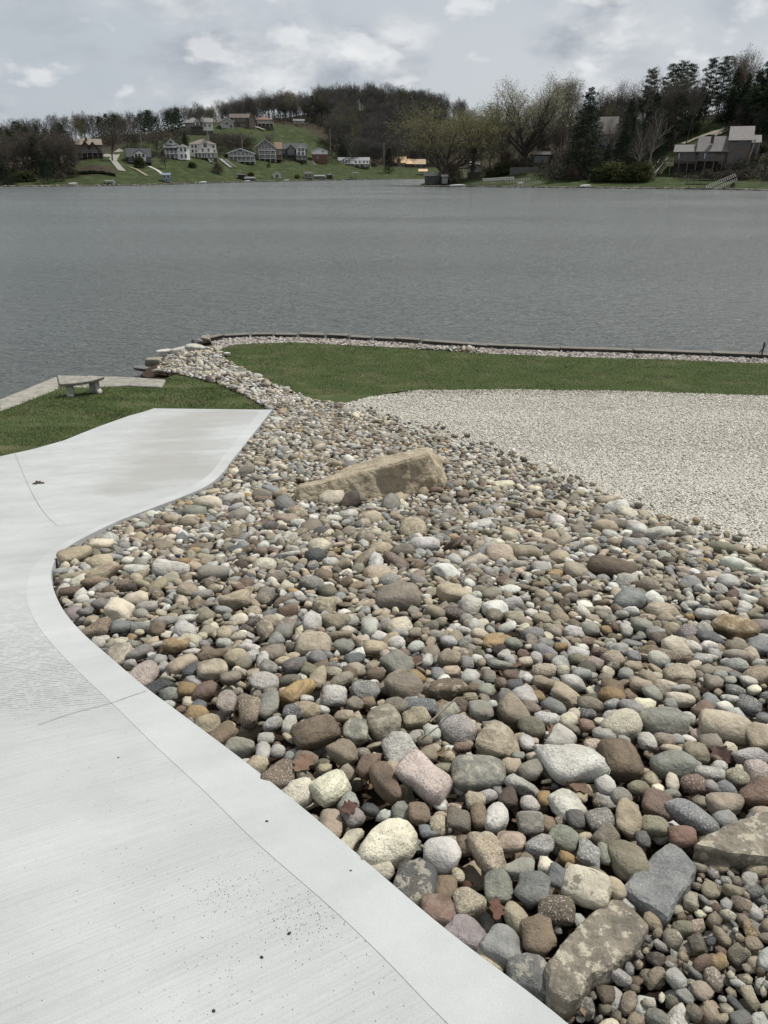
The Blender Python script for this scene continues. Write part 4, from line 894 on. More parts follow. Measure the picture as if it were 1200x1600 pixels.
# grit and crumbs lying on the driveway
n = 2600; cx_ = rng.normal(0, 1, n)
pts = []
for (px, py, sx, sy, k) in ((345, 1398, 26, 14, 90), (470, 1430, 45, 22, 230), (430, 1500, 160, 90, 300), (150, 815, 90, 12, 260), (240, 775, 70, 8, 150), (60, 1060, 90, 60, 200), (250, 1350, 200, 150, 260)):
    for _ in range(k):
        qx, qy = rng.normal(px, sx), rng.normal(py, sy)
        if qy > 640: pts.append(g(qx, qy)[:2])
P = np.array(pts); ok_ = inpoly([(inner[0][0]+.6, -1.2)]+inner+slab_top[1:]+[(-9, 1.5), (-9, -1.2)], P[:, 0], P[:, 1]); P = P[ok_]; n = len(P); s_ = rng.uniform(.0003, .0009, n)*(1+P[:, 1]*.15)
V = (ico0[0][None]*s_[:, None, None]*np.array([1.2, 1, .5])+np.stack([P[:, 0], P[:, 1], profa(P[:, 1])+.001], 1)[:, None]).reshape(-1, 3)
tag(link('grit', npmesh('grit', V, (ico0[1][None]+(np.arange(n)*12)[:, None, None]).reshape(-1, 3), simple('grit', (.05, .045, .04), .9))), 'dark crumbs of soil and grit scattered over the concrete driveway', 'grit', None, 'stuff')
for px, py, s_, lb in ((417, 1284, .0035, 'dark crumb on the smooth driveway border right of its middle'), (452, 1459, .0035, 'dark crumb on the driveway left of the smooth border'), (409, 1496, .003, 'dark crumb on the lower middle of the driveway'),
                       (334, 1580, .003, 'dark crumb on the driveway near the bottom edge'), (548, 1361, .0025, 'tiny dark crumb on the smooth border by the stones'), (185, 1184, .0025, 'tiny dark crumb on the driveway left of the border joint')):
    x, y, z = g(px, py); r_ = stone_shape(ICO[2][0], int(px), 6, 9, .05)*np.array([s_*1.3, s_, s_*.5]); tag(link('soil_crumb', npmesh('soil_crumb', r_, ICO[2][1], simple('crumb', (.04, .035, .03), .9)), loc=(x, y, z+s_*.5)), lb, 'crumb', 'dark crumbs on the driveway')

# ---------------------------------------------------------------- far shore: terrain built as real hills
def shoreY(py):
    return (.15-CZ)/slope(py)
def make_terrain(cols, name, pxs, ext):
    """cols: px -> (shore row, [(metres behind shore, row where that ground shows)...], crest drop)"""
    ks = sorted(cols); K = len(cols[ks[0]][1]); prof_ = {}
    for k in ks:
        sh, pts = cols[k]; Y0 = shoreY(sh); prof_[k] = [(Y0-12, -2.5), (Y0, .15)]+[(Y0+d, zrow(r_, Y0+d)) for d, r_ in pts]
    def at(px):
        px = min(max(px, ks[0]), ks[-1])
        for a, b in zip(ks, ks[1:]):
            if a <= px <= b: break
        t = (px-a)/(b-a); t = t*t*(3-2*t)*.5+t*.5
        return [(p[0]*(1-t)+q[0]*t, p[1]*(1-t)+q[1]*t) for p, q in zip(prof_[a], prof_[b])]
    def height(px, Y):
        pr = at(px); Ys = [p[0] for p in pr]; Zs = [p[1] for p in pr]; return float(np.interp(Y, Ys, Zs))
    V = []; W = []; nI = 0
    for px in pxs:
        pr = at(px); Ys = np.array([p[0] for p in pr]); Zs = np.array([p[1] for p in pr]); row = []
        for i in range(len(pr)-1):
            n = 3 if i == 0 else 8
            row += list(np.linspace(Ys[i], Ys[i+1], n, endpoint=False))
        row.append(Ys[-1]); row = np.array(row); z = np.interp(row, Ys, Zs)
        zs = z.copy(); zs[4:-1] = (z[3:-2]+2*z[4:-1]+z[5:])/4
        for Y, zz in zip(row, zs):
            X = (px-600)/1270*Y; nz = mn.fractal(Vector((X*.02, Y*.02, 3)), 1, 2, 4)*min(3.0, max(0, zz-.4)*.12)
            V.append((X, Y, zz+nz)); w = mn.noise(Vector((X*.03, Y*.03, 7)))
            W.append(woodmask(name, px, Y, row[3], w))
        nI = len(row)
    n = len(pxs); Fc = [(i*nI+j, (i+1)*nI+j, (i+1)*nI+j+1, i*nI+j+1) for i in range(n-1) for j in range(nI-1)]
    me = npmesh(name, V, Fc, M_HILL, np.array([(w, w, w) for w in W]), smooth=True)
    tag(link(name, me), kind='structure'); return height, at
def woodmask(name, px, Y, Ys, w):
    d = Y-Ys
    if name == 'hills':
        lim = np.interp(px, [-200, 60, 110, 160, 230, 300, 380, 480, 520, 560, 640, 760], [15, 12, 40, 75, 110, 130, 190, 190, 120, 75, 55, 45])
    else: lim = np.interp(px, [640, 750, 850, 930, 1010, 1080, 1120, 1200], [60, 45, 22, 26, 28, 90, 90, 24])
    e = max(0, 1-((px-148)/42)**2)*max(0, 1-((d-31)/13)**2)*2.2 if name == 'hills' else 0
    return float(np.clip(max((d-lim)/14+w*1.6+.3, e+w*1.5-.3), 0, 1))
FAR = {-1500: (293, [(20, 283), (45, 262), (110, 250), (220, 236), (400, 240)]), -400: (292, [(20, 283), (45, 262), (110, 250), (220, 236), (400, 240)]), 0: (291, [(14, 284), (45, 270), (100, 250), (180, 236), (400, 240)]),
  100: (290.3, [(18, 281), (48, 255), (90, 240), (180, 222), (400, 226)]), 150: (290, [(20, 274), (50, 250), (100, 232), (180, 215), (400, 225)]), 220: (289, [(20, 277), (52, 258), (100, 225), (200, 210), (400, 222)]),
  300: (286.5, [(20, 273), (48, 249), (110, 215), (200, 196), (400, 206)]), 400: (284, [(22, 272), (55, 254), (130, 205), (210, 188), (430, 196)]), 450: (283, [(22, 271), (55, 254), (130, 214), (250, 184), (460, 190)]),
  510: (281.5, [(24, 271), (60, 258), (170, 215), (300, 175), (480, 185)]), 580: (280.3, [(24, 272), (60, 263), (160, 225), (280, 170), (460, 182)]), 640: (279.3, [(24, 272), (50, 266), (160, 232), (280, 176), (460, 190)]),
  720: (279, [(24, 272), (50, 267), (180, 240), (300, 188), (460, 195)]), 850: (279, [(24, 272), (50, 267), (180, 240), (330, 195), (500, 202)]), 1300: (279, [(24, 272), (50, 267), (180, 232), (330, 192), (500, 200)]), 2700: (279, [(24, 272), (50, 267), (180, 232), (330, 192), (500, 200)])}
NEAR = {640: (290, [(2, 296), (6, 300), (20, 302), (40, 305), (60, 310)]), 662: (290.6, [(5, 288.5), (25, 286), (50, 286), (80, 290), (110, 300)]), 700: (291, [(8, 287), (28, 283), (55, 281), (90, 282), (130, 290)]),
  760: (291.6, [(10, 286), (30, 278), (55, 271), (95, 268), (150, 268)]), 830: (292.3, [(10, 286), (26, 274), (48, 258), (90, 246), (160, 238)]), 900: (293, [(14, 284), (30, 273), (52, 250), (95, 222), (160, 204)]),
  1000: (294, [(16, 284), (30, 276), (52, 246), (95, 205), (160, 190)]), 1060: (294.6, [(16, 284), (30, 277), (50, 252), (85, 200), (150, 182)]), 1110: (295, [(16, 285), (30, 278), (48, 250), (80, 192), (150, 176)]),
  1200: (297, [(14, 287), (28, 277), (50, 232), (88, 184), (150, 160)]), 1500: (300, [(14, 290), (28, 277), (50, 228), (90, 176), (150, 150)]), 2700: (310, [(14, 290), (28, 277), (50, 228), (90, 176), (150, 150)])}
hF, atF = make_terrain(FAR, 'hills', list(np.concatenate([np.arange(-1500, -100, 60), np.arange(-100, 1300, 8), np.arange(1300, 2701, 100)])), 0)
hN, atN = make_terrain(NEAR, 'headland', list(np.concatenate([np.arange(640, 1320, 6), np.arange(1320, 2701, 80)])), 0)
def gf(px, dY, near=False):
    """ground point dY metres behind the waterline along the bearing of picture column px"""
    at_, h_ = (atN, hN) if near else (atF, hF); Y = at_(px)[1][0]+dY; return (px-600)/1270*Y, Y, h_(px, Y)
def gfrow(px, row, near=False):
    """first ground point whose picture row is at or above row"""
    at_, h_ = (atN, hN) if near else (atF, hF); Y = at_(px)[1][0]; Y1 = Y+330
    while Y < Y1:
        if h_(px, Y) >= zrow(row, Y): break
        Y += 1
    return (px-600)/1270*Y, Y, h_(px, Y)

# ---------------------------------------------------------------- trees (modelled one metre tall per unit height, scaled when planted)
def seg_tubes(segs, n):
    """segs: array (m, 8): p(3), q(3), r0, r1"""
    A = np.array(segs); p, q, r0, r1 = A[:, :3], A[:, 3:6], A[:, 6], A[:, 7]; d = q-p; d /= np.linalg.norm(d, axis=1)[:, None]+1e-9
    u = np.cross(d, np.where(np.abs(d[:, 2:3]) > .9, [[1.0, 0, 0]], [[0, 0, 1.0]])); u /= np.linalg.norm(u, axis=1)[:, None]; w = np.cross(d, u); m = len(A)
    if n == 2:
        a = rng.uniform(0, pi, m)[:, None]; e = u*np.cos(a)+w*np.sin(a)
        V = np.stack([p-e*r0[:, None], p+e*r0[:, None], q], 1).reshape(-1, 3); return V, np.arange(m*3).reshape(-1, 3)
    V = []
    for i in range(n):
        a = 2*pi*i/n; V.append(p+(u*cos(a)+w*sin(a))*r0[:, None])
    for i in range(n):
        a = 2*pi*i/n; V.append(q+(u*cos(a)+w*sin(a))*r1[:, None])
    V = np.stack(V, 1).reshape(-1, 3); b = (np.arange(m)*2*n)[:, None]; Fc = []
    for i in range(n): j = (i+1) % n; Fc += [np.hstack([b+i, b+j, b+n+j]), np.hstack([b+i, b+n+j, b+n+i])]
    return V, np.vstack(Fc)
def bare_tree(seed, kids=(7, 5, 5, 4), trunk=.22, spread=.55, up=.25, lens=(.50, .30, .17, .09), r0=.020, start=.55, tw=.0022, leafy=0, leafc=None, lw=.008, multi=1, wig=.10, sub=1.0):
    r_ = random.Random(seed); thick = []; twigs = []; tips = []
    def branch(p, d, L, r, lev):
        n = 4 if lev <= 1 else (3 if lev == 2 else 2); q = p; path = [(p.copy(), r)]
        for i in range(n):
            d = (d+Vector((r_.gauss(0, wig), r_.gauss(0, wig), r_.gauss(0, wig*.6)))+Vector((0, 0, up*.16 if lev > 0 else 0))).normalized()
            q = q+d*(L/n); rr = r*(1-.75*(i+1)/n) if lev > 0 else r*(1-.35*(i+1)/n); path.append((q.copy(), rr))
        for (a, ra), (b, rb) in zip(path, path[1:]):
            (thick if lev <= 2 else twigs).append((*a, *b, max(ra, tw*.8), max(rb, tw*.4)))
        if lev >= len(kids): tips.append((q.copy(), d.copy())); return
        k = kids[lev]
        for i in range(k):
            f = (start if lev == 0 else .25)+(1-(start if lev == 0 else .25))*(i+.5)/k; f = min(f+r_.uniform(-.05, .05), .99)
            j = f*n; a = path[int(j)][0].lerp(path[min(int(j)+1, n)][0], j-int(j)); ax = (path[-1][0]-path[0][0]).normalized()
            s_ = ax.orthogonal().normalized(); s_.rotate(Matrix.Rotation(i*2.4+r_.uniform(0, 1.2), 3, ax)); sp_ = spread*r_.uniform(.6, 1.3)*(sub if lev else 1.0)
            dd = (ax*(1-.35*sp_)+s_*sp_+Vector((0, 0, up))).normalized()
            branch(a, dd, lens[lev]*r_.uniform(.75, 1.15)*(1.12-.35*f if lev else 1), max(path[int(j)][1]*.62, tw), lev+1)
    for m in range(multi):
        d0 = Vector((r_.gauss(0, .04), r_.gauss(0, .04), 1)) if multi == 1 else Vector((cos(m*2.3)*.25, sin(m*2.3)*.25, 1)).normalized()
        branch(Vector((0, 0, -.02)), d0, trunk*2.2, r0, 0)
    A, B = np.array(thick), np.array(twigs); top = max(A[:, 5].max(), B[:, 5].max()); 
    for M_ in (A, B): M_[:, :6] /= top
    V1, F1 = seg_tubes(A, 5); V2, F2 = seg_tubes(B, 2); C2 = None
    if leafy:
        T = np.array([(*t, *d) for t, d in tips]); T /= top; m = len(T)*leafy; c = np.repeat(T[:, :3], leafy, 0)+rng.normal(0, .018, (m, 3)); o1 = rng.normal(0, lw, (m, 3)); o2 = rng.normal(0, lw, (m, 3))
        V3 = np.stack([c, c+o1, c+o2], 1).reshape(-1, 3); V2n = len(V2); V2 = np.vstack([V2, V3]); F2 = np.vstack([F2, np.arange(m*3).reshape(-1, 3)+V2n])
        cb = np.array(TWC)[None]*np.ones((V2n, 1)); cl = np.array(leafc)[None]*(1+rng.normal(0, .22, (m, 1))); C2 = np.vstack([cb, np.repeat(np.clip(cl, .01, .5), 3, 0)])
    else: C2 = np.array(TWC)[None]*(1+np.repeat(rng.normal(0, .15, (len(F2), 1)), 3, 0))
    return (V1, F1), (V2, F2, np.clip(C2, .01, .6))
TWC = (.100, .089, .079)
def conifer(seed, kind='spruce'):
    r_ = np.random.default_rng(seed); thick = []; P = []; C = []
    thick.append((0, 0, -.02, 0, 0, .97, .014, .002))
    pal = np.array([(.014, .026, .016), (.020, .036, .020), (.030, .048, .026), (.042, .062, .036)]) if kind != 'pine' else np.array([(.020, .034, .018), (.030, .048, .024), (.042, .062, .032), (.058, .078, .042)])
    def tri(c, s, cc, d=None):
        m = len(c); a = r_.normal(0, 1, (m, 3))*s[:, None]; b = r_.normal(0, 1, (m, 3))*s[:, None]
        if d is not None: a = a*.35+d[None]*s[:, None]*1.6
        P.append(np.stack([c-a*.5, c+a*.5+b*.25, c+b*.5], 1).reshape(-1, 3)); C.append(np.repeat(cc, 3, 0))
    if kind == 'spruce':
        nl = 30
        for i in range(nl):
            z = .04+.94*(i/nl)**.95; L = (.27*(1-z)**.8+.012)*(1+r_.normal(0, .14)); nb = int(8+6*(1-z))
            for k in range(nb):
                a = 6.28*k/nb+r_.uniform(0, 1); Lb = L*r_.uniform(.72, 1.18); d = np.array([cos(a), sin(a), -.22]); e = np.array([0, 0, z+r_.normal(0, .008)]); tip = e+d*Lb+np.array([0, 0, .12*Lb])
                thick.append((*e, *tip, .0022, .0006)); m = int(12+Lb*190); t = r_.random(m)**.55; c = e+(tip-e)*t[:, None]+r_.normal(0, 1, (m, 3))*(.006+.012*(1-z))*(1.25-t[:, None]); c[:, 2] -= r_.random(m)*.018
                tri(c, np.full(m, .013), pal[r_.integers(0, 4)]*(1+r_.normal(0, .2, (m, 1))), np.array([cos(a), sin(a), -.3]))
    elif kind == 'pine':
        nbr = 40
        for i in range(nbr):
            z = .28+.69*(i/nbr); a = i*2.4+r_.uniform(0, .8); L = .19*(1-max(0, z-.45)/.62)**.8*r_.uniform(.55, 1.15)+.02; e = np.array([0, 0, z]); d = np.array([cos(a), sin(a), .18]); tip = e+d*L
            thick.append((*e, *tip, .005*(1.2-z), .001)); nc = int(4+L*38)
            for k in range(nc):
                t = r_.uniform(.3, 1.02); c0 = e+d*L*t+r_.normal(0, 1, 3)*np.array([.02, .02, .008]); m = 34; c = c0+r_.normal(0, 1, (m, 3))*np.array([.017, .017, .009])
                tri(c, np.full(m, .012), pal[r_.integers(0, 4)]*(1+r_.normal(0, .2, (m, 1))), np.array([cos(a)*.5, sin(a)*.5, .7]))
    elif kind == 'cedar':
        m = 9000; z = r_.random(m)**.8; a = r_.uniform(0, 6.28, m); lump = 1+.22*np.sin(a*3+z*9)+.15*np.sin(a*7-z*23); rad = .20*np.sqrt(np.clip(1-z, 0, 1))*np.clip(z*14, 0, 1)**.5*lump*r_.random(m)**.35
        c = np.stack([rad*np.cos(a), rad*np.sin(a), z*.98+.01], 1); tri(c, np.full(m, .014), pal[r_.integers(0, 3, m)]*(1+r_.normal(0, .2, (m, 1))), np.array([0, 0, 1.0]))
    A = np.array(thick); V1, F1 = seg_tubes(A, 5); V2 = np.vstack(P); return (V1, F1), (V2, np.arange(len(V2)).reshape(-1, 3), np.clip(np.vstack(C), .006, .4))
def bush(seed, pal, n=5000, sz=.035, flat=1.0):
    r_ = np.random.default_rng(seed); c = []; ncl = 40
    for i in range(ncl):
        a, e = r_.uniform(0, 6.28), r_.uniform(0, 1.45); rr = r_.uniform(.55, 1)*.42; c.append((cos(a)*cos(e)*rr*1.15, sin(a)*cos(e)*rr*1.15, .1+sin(e)*rr*1.75*flat))
    c = np.array(c)[r_.integers(0, ncl, n)]+r_.normal(0, .085, (n, 3)); c[:, 2] = np.clip(c[:, 2], .0, 1.0)
    o1, o2 = r_.normal(0, sz, (n, 3)), r_.normal(0, sz, (n, 3)); V = np.stack([c, c+o1, c+o2], 1).reshape(-1, 3)
    C = np.array(pal)[r_.integers(0, len(pal), n)]*(1+r_.normal(0, .2, (n, 1))); st = []
    for i in range(9): a = i*.7; st.append((0, 0, -.03, cos(a)*.28, sin(a)*.28, .6, .018, .004))
    V1, F1 = seg_tubes(np.array(st), 4); return (V1, F1), (V, np.arange(n*3).reshape(-1, 3), np.repeat(np.clip(C, .008, .4), 3, 0))
def proto(pr, bark=None, trunkname='trunk', crown='crown'):
    (V1, F1), (V2, F2, C2) = pr; a = npmesh(trunkname, V1, F1, bark or M_BARK, smooth=True); b = npmesh(crown, V2, F2, M_LEAF, C2); return a, b
PRO = {}
for i in range(5): PRO[f'bare{i}'] = proto(bare_tree(40+i, kids=(9, 6, 6, 5), trunk=.22+.03*(i % 3), spread=.85+.15*(i % 2), up=.22, lens=(.40, .24, .14, .085), start=.38, tw=.0024, leafy=1, leafc=(.12, .10, .07), lw=.006))
for i in range(3): PRO[f'slim{i}'] = proto(bare_tree(60+i, kids=(10, 5, 5, 4), trunk=.33, spread=.6, up=.30, lens=(.26, .17, .11, .07), start=.40, r0=.012, tw=.0022, leafy=0))
PRO['cottonwood'] = proto(bare_tree(79, kids=(14, 8, 6, 5), trunk=.13, spread=.80, up=.26, lens=(.66, .24, .13, .07), start=.40, r0=.026, tw=.0017, leafy=6, leafc=(.32, .31, .215), lw=.0050, wig=.045, sub=.75))
PRO['willow0'] = proto(bare_tree(81, kids=(11, 7, 6, 5), trunk=.11, spread=1.05, up=.30, lens=(.62, .27, .15, .08), start=.35, r0=.028, tw=.0016, leafy=9, leafc=(.20, .192, .095), lw=.0058, wig=.06, sub=.85))
PRO['willow1'] = proto(bare_tree(83, kids=(9, 7, 6, 5), trunk=.20, spread=.9, up=.38, lens=(.42, .26, .15, .085), start=.55, r0=.026, tw=.0016, leafy=9, leafc=(.195, .186, .092), lw=.0058, wig=.06, sub=.85))
PRO['budding0'] = proto(bare_tree(91, kids=(9, 6, 6, 5), trunk=.22, spread=.8, up=.34, lens=(.42, .25, .14, .085), start=.45, tw=.0022, leafy=5, leafc=(.24, .225, .15), lw=.0055))
PRO['budding1'] = proto(bare_tree(92, kids=(9, 6, 6, 5), trunk=.26, spread=.72, up=.36, lens=(.38, .23, .14, .085), start=.42, tw=.0022, leafy=3, leafc=(.14, .115, .08), lw=.008))
PRO['pale'] = proto(bare_tree(95, kids=(10, 5, 5, 4), trunk=.34, spread=.7, up=.25, lens=(.28, .18, .12, .08), start=.45, r0=.016, tw=.0026, leafy=0), M_PALE)
for i in range(2): PRO[f'spruce{i}'] = proto(conifer(11+i)); PRO[f'pine{i}'] = proto(conifer(21+i, 'pine'))
PRO['cedar'] = proto(conifer(31, 'cedar'))
PRO['bush_green'] = proto(bush(1, [(.03, .042, .018), (.045, .058, .024), (.06, .07, .03)]), None, 'stems', 'foliage'); PRO['bush_brown'] = proto(bush(2, [(.075, .058, .045), (.10, .08, .062), (.055, .045, .036)], sz=.02), None, 'stems', 'foliage')
PRO['bush_olive'] = proto(bush(3, [(.075, .08, .030), (.10, .105, .045), (.055, .06, .025)]), None, 'stems', 'foliage')
def plant(kind, px, top, base=None, dY=None, near=False, w=1.0, label='', group=None, name=None):
    if dY is not None: X, Y, z = gf(px, dY, near)
    else: X, Y, z = gfrow(px, base, near)
    h = max(1.0, zrow(top, Y)-z); tr, cr = PRO[kind]
    nm = name or ('spruce_tree' if 'spruce' in kind else 'pine_tree' if 'pine' in kind else 'cedar_tree' if kind == 'cedar' else 'shrub' if 'bush' in kind else 'bare_tree')
    o = empty(nm, (X, Y, z-.1), label, 'shrub' if 'bush' in kind else 'tree', group, random.uniform(0, 6.28)); o.scale = (h*w, h*w, h)
    link(tr.name.split('.')[0], tr, o); link(cr.name.split('.')[0], cr, o); return o
T = plant
# left stand by the water
for i, (px, top, dy) in enumerate([(4, 196, 20), (16, 192, 34), (30, 198, 26), (46, 190, 36), (58, 196, 24), (70, 188, 38), (84, 185, 30), (95, 190, 40), (106, 197, 26), (117, 205, 34), (-14, 192, 30), (-40, 190, 34), (-70, 195, 28), (40, 202, 28), (90, 204, 27), (64, 206, 26), (112, 210, 28)]):
    T(('bare%d' % (i % 5)), px, top, dY=dy, w=.75, label='bare grey tree in the dense stand on the far left shore', group='bare trees on the far left shore')
T('pine0', 10, 196, dY=44, label='dark pine at the left edge standing behind bare trees'); T('pine1', 37, 187, dY=42, label='broad dark pine rising from the left shore stand'); T('pine0', 103, 191, dY=44, label='dark pine at the right end of the left shore stand')
T('spruce0', 66, 190, dY=48, label='pointed spruce in the middle of the left shore stand')
T('spruce1', 4, 249, dY=5, w=1.9, label='low dark spruce on the shore grass at the left edge'); T('cedar', 71, 248, dY=7, w=1.9, label='round dark evergreen on the shore grass left of the timber house'); T('bush_brown', 92, 266, dY=12, w=1.2, label='twiggy brown shrub right of the round dark evergreen')
T('bush_green', 40, 262, dY=14, w=1.5, label='wide brown brush between the two low evergreens'); T('bush_brown', 110, 258, dY=22, w=1.2, label='brown brush at the foot of the left stand'); T('bush_green', 20, 268, dY=12, w=1.2, label='low green brush behind the left-edge spruce')
for i, (px, top, dy, w_) in enumerate([(22, 200, 30, 1.2), (52, 196, 42, 1.2), (80, 200, 34, 1.3), (-6, 198, 40, 1.3), (93, 198, 44, 1.2), (112, 202, 42, 1.2), (-30, 196, 42, 1.3), (60, 208, 24, 1.1)]):
    T('pine%d' % (i % 2), px, top, dY=dy, w=w_, label='dark pine mixed into the far left shore stand', group='dark pines in the far left stand')
# trees around the cottages on the left bank
T('bare2', 177, 180, base=252, w=.95, label='large bare tree between the timber house and the winding drive'); T('pine1', 165, 180, dY=120, label='pine behind the large bare tree, leftmost of three'); T('pine0', 176, 176, dY=125, label='pine behind the large bare tree, middle of three'); T('pine1', 189, 177, dY=122, label='pine behind the large bare tree, rightmost of three')
T('bare0', 152, 186, dY=115, w=.8, label='thin bare tree above the timber house roof'); T('bare4', 204, 186, base=232, w=1.0, label='bare tree right of the winding drive'); T('bare1', 215, 196, dY=95, w=.9, label='low bare tree above the small dark house')
for i, (px, top) in enumerate([(228, 176), (240, 170), (252, 182)]): T('pine%d' % (i % 2), px, top, dY=105+4*i, w=1.15, label=['tall pine above the small dark house', 'tallest pine above the small dark house', 'lower pine beside the tallest one above the dark house'][i])
T('bare3', 247, 190, base=244, w=1.1, label='spreading bare tree left of the turret house'); T('pine0', 270, 173, dY=110, w=1.3, label='pine left of the beige hilltop house'); T('pine1', 284, 167, dY=114, w=1.3, label='broad pine touching the beige hilltop house'); T('spruce0', 293, 205, dY=78, w=1.4, label='dark spruce between the turret house and the cream house')
T('bare2', 259, 236, dY=34, w=1.2, label='small bare tree at the left corner of the turret house'); T('bare1', 312, 166, dY=180, w=.9, label='bare tree behind the beige hilltop house'); T('bush_green', 301, 251, base=262, w=1.4, label='low green shrub left of the cream house steps')
T('bush_brown', 340, 252, base=272, w=1.3, label='brown brush below the cream house steps'); T('bush_green', 219, 240, base=262, w=.9, label='green shrub at the corner of the small dark house')
for i, (px, top) in enumerate([(330, 166), (343, 160), (352, 156), (362, 158), (372, 150), (381, 146), (391, 143), (402, 141), (413, 142), (424, 139), (435, 136), (446, 135), (457, 138), (468, 136), (478, 140)]):
    T('budding%d' % (i % 2) if i % 5 == 2 else 'bare%d' % (i % 5), px+(i*7 % 5)-2, top+(i*5 % 9)-3, dY=215+14*(i % 4), w=.75+.12*(i*3 % 4), label='bare tree in the row along the ridge behind the hilltop houses', group='bare ridge trees behind the hilltop houses')
for i, (px, top) in enumerate([(484, 151), (491, 148), (499, 152), (505, 158)]): T('pine%d' % (i % 2), px, top, dY=235, w=.8, label=['leftmost dark pine at the top corner of the green field', 'second dark pine at the top corner of the green field', 'third dark pine at the top corner of the green field', 'rightmost dark pine at the top corner of the green field'][i])
for i, px in enumerate((345, 356, 367, 377, 388, 340, 362, 383)): T('bare%d' % (i % 5) if i < 5 else 'bush_brown', px, (206, 203, 205, 202, 208, 222, 220, 222)[i], dY=82+4*(i % 3), w=1.0 if i < 5 else 1.6, label='bare scrub tree on the slope between the upper and lower houses' if i < 5 else 'brown scrub on the slope between the upper and lower houses', group='scrub on the middle slope')
T('cedar', 350, 197, dY=150, w=1.6, label='dark evergreen clump left of the big brick house'); T('cedar', 325, 206, dY=120, w=1.2, label='dark evergreen below the beige hilltop house')
T('bare0', 423, 205, dY=85, w=.9, label='bare tree behind the tall tan gable house'); T('bush_olive', 391, 267, base=275, w=1.5, label='olive shrub by the small dark boathouse'); T('bush_olive', 379, 268, base=275, w=1.5, label='olive shrub left of the other one by the dark boathouse'); T('bush_olive', 464, 271, base=279, w=1.4, label='olive shrub between white shed and brown boathouse')
T('bush_brown', 420, 254, base=262, w=1.0, label='brown shrub below the dark twin-gable house'); T('spruce1', 536, 209, dY=85, w=1.2, label='dark spruce behind the white house with arched windows'); T('spruce0', 567, 207, dY=88, w=1.1, label='dark spruce right of the arched-window house'); T('bare3', 521, 205, dY=110, w=.8, label='bare tree by the utility pole right of the green field')
T('cedar', 607, 231, dY=28, w=1.25, label='dense dark cone-shaped evergreen left of the orange-roofed cabin')
# the headland
T('willow0', 692, 150, dY=22, near=True, w=1.3, label='huge spreading tree with yellow-green haze at the headland tip'); T('willow1', 738, 158, dY=32, near=True, w=1.3, label='second yellow-green tree right of the huge headland tree')
T('bush_brown', 701, 246, dY=8, near=True, w=1.0, label='tall twiggy shrub beside the headland boathouse'); T('bush_brown', 711, 252, dY=10, near=True, w=1.0, label='twiggy shrub right of the tall one by the boathouse')
T('cottonwood', 817, 104, dY=48, near=True, w=1.2, label='tallest bare tree with pale twigs on the headland')
T('budding0', 876, 118, dY=78, near=True, w=.7, label='pale budding tree right of the tallest bare tree'); T('budding1', 893, 114, dY=84, near=True, w=.8, label='budding tree behind the big spruce'); T('budding0', 846, 150, dY=70, near=True, w=.9, label='smaller budding tree behind the tallest bare tree')
T('bare1', 783, 180, dY=60, near=True, w=1.0, label='low bare tree left of the tallest bare tree'); T('bare4', 765, 198, dY=80, near=True, w=1.1, label='low bare tree behind the small white house'); T('bush_brown', 792, 232, dY=42, near=True, w=1.2, label='brown shrub left of the tallest tree trunk'); T('bush_green', 787, 248, dY=34, near=True, w=1.4, label='dark green rounded shrub above the wooden docks')
T('bush_green', 768, 262, dY=30, near=True, w=1.2, label='low evergreen shrub beside the small white house'); T('bare2', 838, 188, dY=60, near=True, w=1.0, label='small bare tree right of the tallest trunk'); T('bush_brown', 850, 225, dY=55, near=True, w=1.3, label='brown brush above the stone terrace'); T('bare0', 872, 180, dY=52, near=True, w=.9, label='bare tree left of the big spruce')
T('bare4', 947, 180, dY=44, near=True, w=1.0, label='dim bare tree in front of the hidden grey-roofed house'); T('spruce0', 912, 130, dY=26, near=True, w=1.2, label='big dark spruce on the headland shore'); T('bare3', 880, 218, dY=24, near=True, w=.9, label='small reddish bare tree in front of the big spruce'); T('bare2', 955, 117, dY=92, near=True, w=.95, label='wide bare tree above the grey hidden roof'); T('bare4', 934, 130, dY=96, near=True, w=.8, label='bare tree between the big spruce and the wide bare tree')
T('spruce1', 972, 176, dY=36, near=True, w=1.0, label='blue-green spruce right of the hidden house'); T('spruce0', 948, 222, dY=24, near=True, w=1.2, label='low dark spruce at the foot of the big one'); T('spruce1', 992, 190, dY=42, near=True, w=1.0, label='spruce left of the pale-trunked tree')
T('pale', 995, 190, dY=20, near=True, w=.9, label='slender pale-trunked bare tree by the green brush'); T('pale', 1011, 160, dY=22, near=True, w=.8, label='taller pale-trunked bare tree left of the wooden house'); T('bush_olive', 1003, 246, dY=17, near=True, w=1.2, label='yellow-green shrub under the pale-trunked trees'); T('bush_olive', 962, 246, dY=17, near=True, w=1.5, label='yellow-green shrub left of the pale-trunked trees')
T('bush_green', 985, 256, dY=16, near=True, w=1.4, label='dark green shrub between the two yellow-green shrubs'); T('bush_green', 938, 258, dY=15, near=True, w=1.3, label='dark low shrub under the big spruce'); T('bush_brown', 895, 258, dY=17, near=True, w=1.3, label='brown brush left of the big spruce foot'); T('cedar', 1025, 205, dY=38, near=True, w=1.4, label='green rounded evergreen left of the wooden house')
